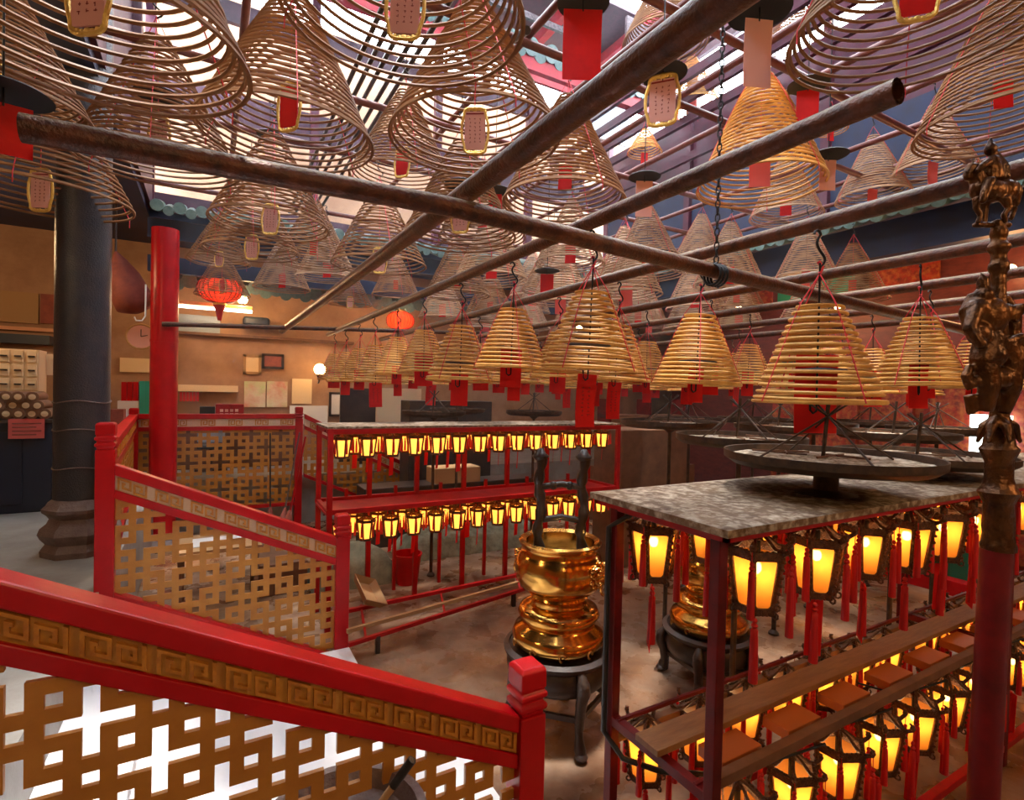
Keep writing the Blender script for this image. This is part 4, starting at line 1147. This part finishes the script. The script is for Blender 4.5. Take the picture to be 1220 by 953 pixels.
    if handles:      # two tall dark entwined uprights with a cross bar
        zt = SZ + .66 * .86 * s * BH
        for yy in (-1, 1):
            u = MB(); pts = []
            for i in range(22):
                f = i / 21; pts.append((0.012 * math.cos(f * 14) * s, yy * 0.13 * s + 0.010 * math.sin(f * 14) * s, zt - 0.16 * s + f * 0.66 * s))
            u.tube(pts, [0.030 * s * (1 + .22 * math.sin(i * 1.9)) for i in range(22)], 8)
            u.lathe([(0.0, 0), (.03 * s, .0), (.05 * s, .02 * s), (.05 * s, .03 * s), (.03 * s, .045 * s), (.02 * s, .07 * s), (0, .075 * s)], 12, (0, yy * 0.13 * s, zt + 0.49 * s))
            o = u.obj('upright', 'darkwood', t, 60)
        cb = MB()
        for zz in (0.13, 0.33): cb.tube([(0, -0.12 * s, zt + zz * s), (0, 0, zt + (zz + .02) * s), (0, 0.12 * s, zt + zz * s)], .020 * s, 7)
        for yy in (-.05, .05): cb.ball((0, yy * s, zt + .34 * s), .028 * s, 8)
        o = cb.obj('cross_bar', 'darkwood', t, 60)
    return t
p = at_z(662, 866, 0.0)
urn(p.x, p.y, 1.18, -2.08, 'near polished brass urn on a black five legged stand')
print('URN', p, proj((p.x, p.y, 1.6)))
bpy.data.objects['upright']
p = at_z(842, 806, 0.0)
urn(p.x, p.y, 1.15, 0.8, 'second brass urn half hidden behind the hanging lanterns of the near rack', handles=False, SZ=0.42)

# ------------------------------------------------------------------ bronze staff with horse and rider
def blob(parts, voxel, name, m, parent):
    mb = MB()
    for p in parts:
        if p[0] == 'b': mb.ball(p[1], p[2], 14, p[3] if len(p) > 3 else (1, 1, 1))
        else: mb.tube(p[1], p[2], 10)
    o = mb.obj(name, m, parent, 60)
    r = o.modifiers.new('remesh', 'REMESH'); r.mode = 'VOXEL'; r.voxel_size = voxel; r.use_smooth_shade = True
    s_ = o.modifiers.new('smooth', 'SMOOTH'); s_.iterations = 3; s_.factor = 0.5
    return o
def staff():
    T = 1.75
    def P(px, py): return at_t(px, py, T)
    base = P(1163, 953); top = P(1187, 230); d = (top - base).normalized()
    foot = base - d * (base.z / d.z)
    t = thing('ceremonial_staff', 'tilted red staff topped with a dark bronze warrior and a horse rider', 'staff', (0, 0, 0))
    U = ray(620, 476).normalized() * 0
    right = (at_t(700, 466, 1) - at_t(600, 466, 1)).normalized(); right.z = 0; right.normalize()
    def Q(px, py, dz=0.0):      # a point on the staff plane given in photo pixels, pushed back by dz
        return at_t(px, py, T + dz)
    MB().tube([foot, P(1187, 655)], 0.043, 20).obj('shaft', 'red_dark', t, 50)
    ax = lambda py: Q(1187 + (py - 655) * -0.01 + 2, py)
    prof = [(655, .060), (650, .062), (645, .056), (636, .052), (628, .055), (600, .050), (592, .062), (586, .072), (580, .058), (570, .048), (550, .048), (540, .062), (535, .068), (530, .055), (520, .050), (505, .042), (495, .034), (485, .028)]
    pts = [ax(py) for py, r in prof]
    MB().tube(pts, [r * .78 for _, r in prof], 18).obj('socket', 'bronze', t, 40)
    k = T / F
    lp = []
    for q in range(6):      # drooping leaves of the vase collar
        a_ = q * PI / 3; dx, dy = math.cos(a_) * 26, math.sin(a_)
        lp.append(('t', [Q(1190, 495, 0), Q(1190 + dx * .7, 508, dy * .05), Q(1190 + dx, 528, dy * .075)], [.012, .016, .006]))
    # shaft through the figures
    body = [('t', [Q(1189, 490), Q(1190, 440), Q(1187, 380), Q(1189, 340), Q(1190, 300), Q(1189, 262)], [.022, .03, .03, .022, .022, .02]),
            ('b', Q(1190, 318, -.0), .030), ('b', Q(1190, 295), .034, (1, 1, .6)), ('b', Q(1190, 278), .026)]
    # warrior riding a scroll, armoured figure with raised arm and banners
    war = [('b', Q(1178, 378, -.03), .052, (1, 1, 1.3)), ('b', Q(1172, 352, -.04), .028, (1, 1, 1.1)), ('b', Q(1171, 338, -.04), .018, (1, 1, 1.6)), ('t', [Q(1171, 342, -.04), Q(1169, 324, -.04)], [.016, .004]),
           ('b', Q(1163, 368, -.04), .036, (1, 1, .9)), ('b', Q(1196, 372, -.03), .030), ('t', [Q(1163, 366, -.05), Q(1155, 392, -.07), Q(1166, 408, -.09)], [.024, .020, .016]),
           ('t', [Q(1196, 370, -.03), Q(1210, 380, -.05), Q(1218, 362, -.06)], [.022, .018, .014]), ('b', Q(1168, 410, -.09), .018),
           ('t', [Q(1180, 400, -.03), Q(1172, 430, -.04), Q(1178, 462, -.05), Q(1174, 490, -.04)], [.045, .040, .030, .022]),
           ('t', [Q(1190, 405, -.02), Q(1204, 430, -.02), Q(1206, 462, -.03), Q(1196, 492, -.02)], [.040, .036, .026, .018]),
           ('t', [Q(1198, 352, 0), Q(1208, 375, .01), Q(1206, 400, .01), Q(1214, 430, .0), Q(1220, 452, 0)], [.010, .022, .024, .024, .010]),
           ('t', [Q(1156, 436, -.04), Q(1150, 448, -.05), Q(1155, 462, -.05), Q(1164, 458, -.05), Q(1160, 448, -.05)], [.013, .014, .014, .011, .008]),
           ('t', [Q(1154, 470, -.03), Q(1157, 494, -.03)], [.016, .012]),
           ('t', [Q(1204, 408, -.04), Q(1216, 400, -.04), Q(1222, 412, -.04), Q(1218, 424, -.04), Q(1210, 418, -.04)], [.014, .014, .013, .011, .008]),
           ('t', [Q(1158, 350, -.02), Q(1150, 372, -.02), Q(1153, 400, -.02)], [.012, .020, .010]),
           ('b', Q(1166, 398, -.05), .040, (1, .8, .9)), ('b', Q(1182, 424, -.045), .040), ('b', Q(1190, 452, -.03), .038)]
    # horse and rider on top: the horse faces left
    horse = [('b', Q(1183, 228), .046, (1.0, .8, .8)), ('b', Q(1168, 226), .038, (.9, .8, .95)), ('b', Q(1199, 228), .040, (.9, .8, .95)), ('t', [Q(1168, 222), Q(1162, 206), Q(1158, 197)], [.028, .022, .017]),
             ('t', [Q(1158, 197), Q(1153, 206), Q(1152, 215)], [.017, .014, .010]), ('t', [Q(1160, 198), Q(1158, 188)], [.007, .003]),
             ('t', [Q(1165, 235, -.02), Q(1163, 248, -.02), Q(1168, 256, -.02), Q(1165, 266, -.02)], [.016, .010, .009, .008]),
             ('t', [Q(1172, 235, .02), Q(1174, 250, .02), Q(1173, 266, .02)], [.016, .010, .008]),
             ('t', [Q(1197, 235, -.02), Q(1202, 248, -.02), Q(1196, 256, -.02), Q(1198, 266, -.02)], [.018, .011, .009, .008]),
             ('t', [Q(1204, 234, .02), Q(1208, 250, .02), Q(1204, 262, .02)], [.016, .010, .008]), ('t', [Q(1208, 218), Q(1214, 228), Q(1212, 246)], [.012, .013, .005]),
             ('t', [Q(1160, 268), Q(1204, 268)], [.010, .010])]
    rider = [('t', [Q(1182, 216), Q(1181, 200), Q(1180, 188)], [.034, .032, .022]), ('b', Q(1180, 178), .019, (1, 1, 1.15)), ('t', [Q(1180, 172), Q(1180, 163)], [.012, .003]),
             ('t', [Q(1180, 192, -.03), Q(1170, 198, -.04), Q(1164, 205, -.03)], [.014, .012, .009]), ('t', [Q(1183, 192, .02), Q(1192, 198, .02), Q(1188, 208, 0)], [.014, .012, .009]),
             ('t', [Q(1180, 214, -.035), Q(1174, 228, -.05), Q(1170, 242, -.05)], [.018, .014, .010]), ('t', [Q(1186, 182), Q(1194, 200), Q(1198, 214)], [.010, .020, .014])]
    blob(lp + body, 0.006, 'finial_stem', 'bronze', t)
    blob(war, 0.006, 'warrior_figure', 'bronze', t)
    blob(horse, 0.005, 'horse_figure', 'bronze', t)
    blob(rider, 0.005, 'rider_figure', 'bronze', t)
    print('STAFF foot', foot)
staff()

# ------------------------------------------------------------------ back hall
YB = 12.48
gi = 'pictures and papers on the rear hall wall'
def framed(px0, py0, px1, py1, m, fm, label, cat='picture', Y=YB):
    a = at_y(px0, py0, Y); b = at_y(px1, py1, Y); t = thing('framed_picture', label, cat, (a.x, Y, b.z), 0, gi)
    W, H = b.x - a.x, a.z - b.z
    MB().box((0, -.03, 0), (W, -.0, .05)).box((0, -.03, H - .05), (W, 0, H)).box((0, -.03, 0), (.05, 0, H)).box((W - .05, -.03, 0), (W, 0, H)).obj('frame', fm, t)
    MB().box((.05, -.015, .05), (W - .05, 0, H - .05)).obj('picture_sheet', m, t)
    return t
framed(290, 422, 311, 446, 'paper_cream', 'cardboard', 'gilt framed cream certificate on the rear wall')
framed(312, 421, 338, 440, 'cloth', 'darkwood', 'dark framed brown picture right of the cream certificate')
framed(392, 467, 416, 496, 'paper_white', 'darkwood', 'dark framed white notice at the edge of the low coils')
poster = mat('printed_poster', (0.72, 0.66, 0.50), .6, noise=(0.62, 0.22, 0.14), scale=2.2, stain=((0.55, 0.62, 0.30), 3.5))
MT['poster'] = poster
item('wall_poster', 291, 454, 316, 485, YB, 'poster', 'left one of two printed posters with red drawings', 'poster', group=gi)
item('wall_poster', 318, 454, 342, 485, YB, 'poster', 'printed poster with green drawings right of its red twin', 'poster', group=gi)
item('wall_notice', 348, 451, 371, 481, YB, 'paper_cream', 'yellow lit notice left of the wall lamp', 'notice', group=gi)
item('wall_notice', 345, 483, 390, 505, YB, 'paper_white', 'wide white chart under the yellow notice', 'notice', group=gi)
item('wall_notice', 143, 426, 180, 444, YB, 'paper_cream', 'wide cream calendar sheet left of the red column', 'notice', group=gi)
item('wall_notice', 0, 346, 46, 386, YB, 'cardboard', 'wide orange board high on the wall at the left edge', 'notice', group=gi)
item('wall_notice', 49, 350, 64, 386, YB, 'cloth', 'narrow red board between the orange board and black column', 'notice', group=gi)
item('wall_notice', 39, 421, 66, 447, 10.0, 'paper_cream', 'tilted cream paper beside the black column', 'notice', group=gi)
item('dark_wall_shelf', 0, 398, 64, 412, YB, 'navy_cab', 'dark shelf under the boards on the left wall', 'shelf', th=0.3)
item('wall_moulding', 0, 388, 64, 396, YB, 'peach', 'pale moulding under the orange board', 'moulding', th=0.06)
item('wall_beam', 213, 398, 420, 408, YB, 'brownbox', 'brown beam along the rear wall above the pictures', 'beam', th=0.15)
item('wall_shelf', 213, 458, 283, 467, YB, 'paper_cream', 'pale narrow shelf on the wall right of the red column', 'shelf', th=0.25)
for k in range(6):
    item('red_pennant', 214 + k * 4, 467, 217 + k * 4, 478, YB - .2, 'paper_red', 'small red slip hanging under the wall shelf, %s from the column' % nth(k), 'paper slip', group='red slips under the wall shelf', th=0.01)
# fluorescent fitting with yellow panel
t = thing('tube_light', 'fluorescent tube fitting with an orange cover under the red lantern', 'light')
a = at_y(213, 358, 11.5); b = at_y(300, 372, 11.5)
MB().box((a.x, 11.42, b.z + .04), (b.x, 11.5, a.z)).obj('cover', 'peach', t); MB().box((at_y(268, 0, 11.5).x, 11.40, b.z + .06), (b.x, 11.42, a.z - .03)).obj('yellow_panel', 'yellow', t)
MB().tube([(a.x, 11.45, b.z), (b.x, 11.45, b.z)], 0.03, 8).obj('tube', 'tube', t)
# round red lantern
p = at_y(262, 345, 10.9)
t = thing('round_lantern', 'glowing round red lantern hanging right of the red column', 'lantern', p)
mb = MB(); n = 24; vs = []
prof = [(0.10, .24)] + [(.36 * math.sin(PI * i / 12) ** .8, .24 * math.cos(PI * i / 12)) for i in range(2, 11)] + [(0.10, -.24)]
mb.lathe([(r, z) for r, z in prof], 24).obj('silk_globe', 'redlan', t, 60)
rb = MB()
for k in range(24):
    a_ = 2 * PI * k / 24; rb.tube([(r * 1.01 * math.cos(a_), r * 1.01 * math.sin(a_), z) for r, z in prof], 0.011, 4)
rb.obj('ribs', 'red_dark', t)
MB().lathe([(.11, .24), (.11, .28)], 16).lathe([(.11, -.28), (.11, -.24)], 16).obj('collar', 'gold', t)
MB().lathe([(.03, -.55), (.06, -.40), (.10, -.28)], 12).obj('fringe', 'tassel', t); MB().tube([(0, 0, .28), (0, 0, 1.0)], .006, 4).obj('cord', 'darkwood', t)
lamp('lantern_bulb', (0, 0, 0), 20, (1, .55, .2), .06, t)
p = at_y(477, 382, 10.3)
t2 = copy_tree(t); t2.location = p; t2.scale = (.75,) * 3; t2['label'] = 'smaller round red lantern hanging above the row of low coils'
# globe lamps
def globe(px, py, Y, r, power, label, bracket=True):
    p = at_t(px, py, Y); t = thing('globe_lamp', label, 'lamp', p, 0, 'warm globe lamps')
    MB().ball((0, 0, 0), r, 16).obj('globe', 'warmbulb', t, 60)
    MB().lathe([(r * .4, -r * 1.5), (r * .6, -r * 1.0), (r * .5, -r * .8)], 12).tube([(0, 0, -r * 1.5), (0, 0.1, -r * 2.4), (0, .2, -r * 2.4)], .015, 6).obj('bracket', 'darkwood', t)
    return t
globe(289, 357, 10.4, .09, 60, 'bare round bulb right of the round red lantern')
globe(381, 440, 11.4, .12, 80, 'glowing wall lamp above the white chart')
globe(1203, 322, 7.8, .085, 60, 'bright bulb behind the bronze warrior')
globe(690, 392, 11, .07, 30, 'far warm bulb seen between the low coils')
globe(1000, 365, 8.8, .07, 40, 'far bulb behind the third pipe')
globe(880, 368, 9.6, .06, 40, 'far warm lamp glowing under the chain')
# round fan / clock
p = at_y(168, 401, 11.6)
t = thing('wall_clock', 'round pale clock left of the red column', 'clock', p)
MB().tube([(0, 0, 0), (0, .05, 0)], .22, 24).obj('face', 'paper_pale', t, 40)
MB().tube([(.22 * math.cos(a_), 0, .22 * math.sin(a_)) for a_ in [2 * PI * i / 24 for i in range(24)]], .02, 6, closed=True).obj('rim', 'cardboard', t)
MB().bar((0, -.01, 0), (0, -.01, .13), .012).bar((0, -.01, 0), (.1, -.01, .03), .012).obj('hands', 'black_ink', t)
# drum shaped hanging cloth beside the black column
a = at_t(138, 300, 8.0); b = at_t(163, 372, 8.0)
o = MB().tube([a, a.lerp(b, .15), a.lerp(b, .4), a.lerp(b, .7), a.lerp(b, .92), b], [.02, .10, .20, .26, .24, .08], 20).obj('draped_banner', 'cloth', None, 60)
o.scale = (1, 1, 1); tag(o, 'dull red draped bundle hanging between the black and red columns', 'drape')
MB().tube([a, a + Vector((0, 0, 1.3))], .015, 5).obj('banner_cord', 'darkwood', o)
# shop counter, cabinet, rolls
a = at_z(-40, 612, GZ); cb_y = 8.2
t = thing('cabinet', 'dark cabinet at the left edge with rolled papers on top', 'cabinet')
x0, x1 = -3.4, at_y(62, 560, 8.2).x
MB().box((x0, 8.2, GZ), (x1, 8.75, 1.90)).obj('body', 'navy_cab', t, bevel=.01)
MB().box((x0, 8.17, 1.90), (x1 + .03, 8.78, 1.94)).obj('top', 'darkwood', t)
for k in range(3):
    MB().box((x0 + .08 + k * .5, 8.18, GZ + .1), (x0 + .5 + k * .5, 8.2, 1.8)).obj('door', 'navy_cab', t, bevel=.006)
rl = MB().tube([(0, 0, 0), (0, .42, 0)], .062, 14)
rl.lathe([(.03, 0), (.03, .0)], 8)
for r_ in range(3):
    for k in range(12 - r_):
        xx = x1 - .08 - k * .115 - r_ * .058
        if xx < -3.3: continue
        if r_ == 0 and k == 0: base_o = rl.mesh('paper_roll', 'brownbox', 50); core = MB().tube([(0, -.004, 0), (0, .0, 0)], .035, 12).mesh('roll_core', 'paper_cream')
        o = bpy.data.objects.new('paper_roll', base_o); COL.objects.link(o); o.location = (xx, 8.22 + random.uniform(-.03, .03), 2.005 + r_ * .10)
        tag(o, 'brown paper roll on the dark cabinet, %s from the black column in the %s layer' % (nth(k), ('bottom', 'middle', 'top')[r_]), 'paper roll', 'paper rolls on the cabinet')
        c = bpy.data.objects.new('roll_core', core); COL.objects.link(c); c.parent = o; c.location = (0, 0, 0)
item('paper_sign', 10, 499, 53, 522, 8.14, 'paper_pink', 'pink handwritten sign clipped to the dark cabinet', 'sign', th=.008)
ink = MB()
for k in range(4):
    a = at_y(14, 504 + k * 4.5, 8.12); b = at_y(49 - 6 * (k % 2), 505 + k * 4.5, 8.12); ink.box((a.x, 8.128, b.z), (b.x, 8.134, a.z))
ink.obj('sign_writing', 'cloth', [o for o in bpy.data.objects if o.name == 'paper_sign'][0])
t = thing('drawer_cabinet', 'cream drawer cabinet behind the paper rolls', 'cabinet', (0, 0, 0))
a = at_y(-20, 414, 9.6); b = at_y(46, 476, 9.6)
MB().box((a.x, 9.6, GZ), (b.x, 10.0, a.z)).obj('body', 'paper_cream', t)
nxd, nzd = 4, 5
for i in range(nxd):
    for j in range(nzd):
        w_ = (b.x - a.x) / nxd; h_ = .19
        o = MB().box((a.x + i * w_ + .02, 9.575, a.z - (j + 1) * h_ + .015), (a.x + (i + 1) * w_ - .02, 9.6, a.z - j * h_ - .015)).obj('drawer', 'paper_cream', t, bevel=.004)
        MB().cbox((a.x + (i + .5) * w_, 9.565, a.z - (j + .5) * h_), (.07, .02, .02)).obj('handle', 'darkwood', o)
# desk behind the level railing with folders, box, chair, monitor
t = thing('desk', 'long brown desk behind the level railing', 'desk')
MB().box((-2.3, 11.2, 1.58), (1.6, 11.9, 1.63)).obj('desk_top', 'paper_cream', t); MB().box((-2.2, 11.25, GZ), (1.5, 11.3, 1.58)).obj('front_panel', 'brownbox', t)
for k in range(3):
    item('file_binder', 147 + k * 6.8, 455, 153 + k * 6.8, 477, 11.6, 'red', 'red file binder, %s of three left of the red column' % nth(k), 'binder', th=.25, group='red binders', zb=at_y(150, 477, 11.6).z)
for k in range(2):
    item('file_binder', 168 + k * 6, 454, 173.5 + k * 6, 486, 11.6, 'teal', ('teal file binder beside the red binders', 'teal file binder touching the red column')[k], 'binder', th=.25, group='teal binders', zb=1.631)
item('paper_stack', 143, 477, 167, 496, 11.6, 'paper_white', 'white paper stack under the red binders', 'papers', th=.3, zb=1.631)
item('carton_box', 133, 487, 150, 512, 11.2, 'cloth', 'brown red box left of the small far newel', 'box', th=.3, zb=GZ)
item('red_box', 257, 481, 290, 507, 11.35, 'red_dull', 'dark red box with pale writing on the desk', 'box', th=.12, bevel=.01, zb=1.631)
wb = MB()
for j in range(3):
    for i in range(4):
        a = at_y(264 + i * 6, 489 + j * 5, 11.09); wb.cbox((a.x, 11.095, a.z), (.055, .008, .05))
wb.obj('box_writing', 'paper_pale', bpy.data.objects['red_box'])
t = thing('computer_monitor', 'black monitor on the desk between the chair and the red box', 'monitor')
a = at_y(238, 484, 11.4); b = at_y(256, 507, 11.4)
MB().box((a.x, 11.36, b.z + .04), (b.x, 11.4, a.z)).obj('screen', 'blackrub', t, bevel=.008); MB().box(((a.x + b.x) / 2 - .03, 11.38, 1.632), ((a.x + b.x) / 2 + .03, 11.41, b.z + .05)).obj('stand', 'blackrub', t)
t = thing('office_chair', 'grey blue office chair behind the level railing', 'chair', (0.02, 11.0, GZ))
MB().box((-.22, -.03, .5), (.22, .03, 1.02)).obj('backrest', 'glass', t, bevel=.04); MB().box((-.22, -.5, .44), (.22, -.05, .5)).obj('seat', 'navy_cab', t, bevel=.03)
MB().tube([(0, -.25, .05), (0, -.25, .45)], .03, 8).obj('column', 'iron', t); MB().bar((-.25, -.25, .04), (.25, -.25, .04), .05).bar((0, -.5, .04), (0, 0, .04), .05).obj('base', 'iron', t)
# speaker on the wall
item('wall_speaker', 289, 378, 320, 391, 12.3, 'navy_cab', 'dark speaker on the rear wall right of the yellow panel', 'speaker', th=.3, bevel=.05)
item('glass_display', 213, 374, 262, 398, YB, 'glass', 'grey glass panel under the fluorescent tube', 'panel', th=.05)
# brooms
def stick(px0, py0, px1, py1, t_, m, r, label, name='broom', grip=None):
    a = at_t(px0, py0, t_); b = at_t(px1, py1, t_)
    t = thing(name, label, name.replace('_', ' '))
    MB().tube([a, b], r, 10).obj('handle', m, t, 50)
    if grip: MB().tube([a, a.lerp(b, grip)], r * 1.25, 10).obj('grip', 'blackrub', t, 50)
    else: MB().tube([b, b + (b - a).normalized() * .18], [r * 1.5, r * 5], 10).obj('bristles', 'cloth', t, 50)
    return t
stick(364, 520, 346, 608, 7.6, 'red', .014, 'broom with a red handle leaning on the far newel')
stick(357, 515, 340, 605, 7.9, 'stone', .012, 'broom with a grey handle beside the red one')
stick(322, 516, 322, 604, 8.2, 'darkwood', .012, 'upright dark broom in front of the level railing')
# near brush with a wooden handle and the round grey basin below
stick(491, 905, 415, 1010, 1.62, 'cardboard', .011, 'wooden handle with a black grip in front of the near lattice', 'brush', .30)
p = at_t(410, 1000, 1.75)
t = thing('stone_basin', 'rim of a round brown basin at the bottom edge', 'basin', (p.x, p.y - .0, 0))
zt = at_t(410, 975, 1.75).z
MB().lathe([(0, zt - .25), (.2, zt - .25), (.26, zt - .05), (.27, zt), (.24, zt), (.22, zt - .06), (0, zt - .1)], 40).obj('bowl', 'stone', t, 50)
MB().lathe([(.2, 0), (.14, .1), (.12, zt - .3), (.18, zt - .24)], 24).obj('pedestal', 'stone', t, 50)

# ------------------------------------------------------------------ far right hall: altars
def box_thing(name, a, b, m, label, cat, bevel=.01): o = MB().box(a, b).obj(name, m, None, bevel=bevel); tag(o, label, cat); return o
t = thing('altar', 'red and gold altar front beyond the ash trays', 'altar')
MB().box((9.6, 1.6, 0), (10.1, 6.6, 2.9)).obj('body', 'altar', t)
for k in range(6): MB().box((9.5, 1.7 + k * .82, 0.2), (9.6, 2.3 + k * .82, 2.7)).obj('carved_panel', 'altar', t, bevel=.02)
MB().box((9.45, 1.5, 2.9), (10.2, 6.7, 3.02)).obj('top', 'red_dark', t)
t = thing('altar', 'brown altar table with shelves left of the red altar', 'altar')
MB().box((6.4, 7.6, 0), (8.6, 8.2, 1.0)).obj('body', 'brownbox', t)
for z in (1.25, 1.6, 1.95): MB().box((6.5, 7.8, z), (8.5, 8.15, z + .05)).obj('shelf', 'brownbox', t)
for x in (6.5, 7.5, 8.45): MB().box((x, 7.8, 1.0), (x + .06, 8.15, 2.3)).obj('post', 'red_dark', t)
for k, (px, py, w, h, m) in enumerate(((1008, 318, 40, 50, 'teal'), (950, 330, 36, 40, 'teal'), (905, 345, 30, 40, 'altar'), (1068, 300, 60, 60, 'altar'))):
    p = at_x(px, py, 10.5)
    o = MB().box((10.46, p.y - w / 90, p.z - h / 80), (10.5, p.y + w / 90, p.z + h / 80)).obj('hanging_banner', m); tag(o, 'dim %s banner under the far eave, %s of four' % ('green' if m == 'teal' else 'red', nth(k)), 'banner', 'banners in the far hall')
struct('wall_hall', MB().box((10.5, -5, 0), (10.6, 9.6, 5.1)), 'walld')
p = at_x(1180, 515, 9.4)
o = MB().box((9.36, p.y - .22, p.z - .28), (9.44, p.y + .22, p.z + .24)).obj('window_1', mat('bright_window', (.9, 1, .95), .5, emis=(.85, 1.0, .95), estr=6)); o['kind'] = 'structure'
# green rail / red kerb seen under near rack
t = thing('incense_table', 'green and red altar table behind the near rack', 'table')
MB().box((8.2, 2.9, 0), (9.2, 5.6, .9)).obj('body', 'green', t, bevel=.02); MB().box((8.0, 2.7, 0), (8.2, 5.8, .18)).obj('kerb', 'red', t)
# dark box stands between the racks
box_thing('dark_cupboard', (4.9, 5.6, 0), (6.2, 6.2, 1.9), 'brownbox', 'brown cupboard right of the rear lantern rack', 'cupboard')
box_thing('dark_cupboard', (3.0, 8.9, 0), (4.6, 9.4, 2.2), 'darkwood', 'tall dark cupboard behind the rear rack middle', 'cupboard')
for i, (px0, px1, Y, m, lab) in enumerate(((448, 500, 11.5, 'paper_cream', 'pale lit doorway panel behind the low coils'), (405, 446, 11.0, 'darkwood', 'dark door leaf left of the pale doorway panel'))):
    item('door_panel', px0, 462, px1, 520, Y, m, lab, 'door panel', th=.06, zb=GZ)

hz = bpy.data.materials.new('incense_smoke'); hz.use_nodes = True
hn = hz.node_tree; hn.nodes.remove(hn.nodes['Principled BSDF'])
vs_ = hn.nodes.new('ShaderNodeVolumeScatter'); vs_.inputs['Density'].default_value = 0.006; vs_.inputs['Anisotropy'].default_value = 0.35
vs_.inputs['Color'].default_value = (0.80, 0.88, 1.0, 1); hn.links.new(vs_.outputs[0], hn.nodes['Material Output'].inputs['Volume'])
MT['smoke'] = hz
tag(MB().box((-0.3, 3.3, 1.4), (8.3, 9.7, 7.9)).obj('smoke_haze', 'smoke'), 'thin bluish incense smoke drifting under the roof among the far coils', 'smoke', kind='stuff')
# ------------------------------------------------------------------ lights
W = bpy.data.worlds.new('world'); S.world = W; W.use_nodes = True
bg = W.node_tree.nodes['Background']; bg.inputs[0].default_value = (0.84, 0.92, 1.0, 1); bg.inputs[1].default_value = 17.0
def area(name, loc, rot, sx, sy, power, col, portal=False):
    d = bpy.data.lights.new(name, 'AREA'); d.shape = 'RECTANGLE'; d.size = sx; d.size_y = sy; d.energy = power; d.color = col
    if portal: d.cycles.is_portal = True
    o = bpy.data.objects.new(name, d); COL.objects.link(o); o.location = loc; o.rotation_euler = rot; return o
sun = bpy.data.lights.new('sun', 'SUN'); sun.energy = 8.0; sun.angle = 0.12; sun.color = (1, .95, .9)
so = bpy.data.objects.new('sun', sun); COL.objects.link(so); so.rotation_euler = (math.radians(3.5), 0, 0)
# added warm fill lights in the halls and behind the camera, no fixtures
for k, (x, y, z, p_, c) in enumerate(((-3.4, 3.0, 4.6, 90, (1, .68, .36)), (-3.0, 9.0, 4.2, 90, (1, .62, .30)), (0.5, 11.4, 3.9, 80, (1, .60, .28)), (3.5, 11.4, 3.9, 50, (1, .55, .28)),
                                      (0.0, -2.6, 4.4, 150, (1, .68, .34)), (4.5, -2.6, 4.4, 210, (1, .58, .24)), (9.2, 3.0, 4.0, 80, (1, .45, .18)), (9.3, 6.0, 4.0, 70, (1, .45, .18)))):
    lamp('warm_fill', (x, y, z), p_, c, .25)
S.view_settings.view_transform = 'Standard'; S.view_settings.look = 'None'; S.view_settings.gamma = 1; S.view_settings.exposure = 0.05
S.view_settings.use_curve_mapping = False
S.cycles.max_bounces = 6; S.cycles.diffuse_bounces = 3; S.cycles.glossy_bounces = 3; S.cycles.transmission_bounces = 3
S.cycles.sample_clamp_indirect = 6; S.cycles.caustics_reflective = False; S.cycles.caustics_refractive = False
S.cycles.use_denoising = True
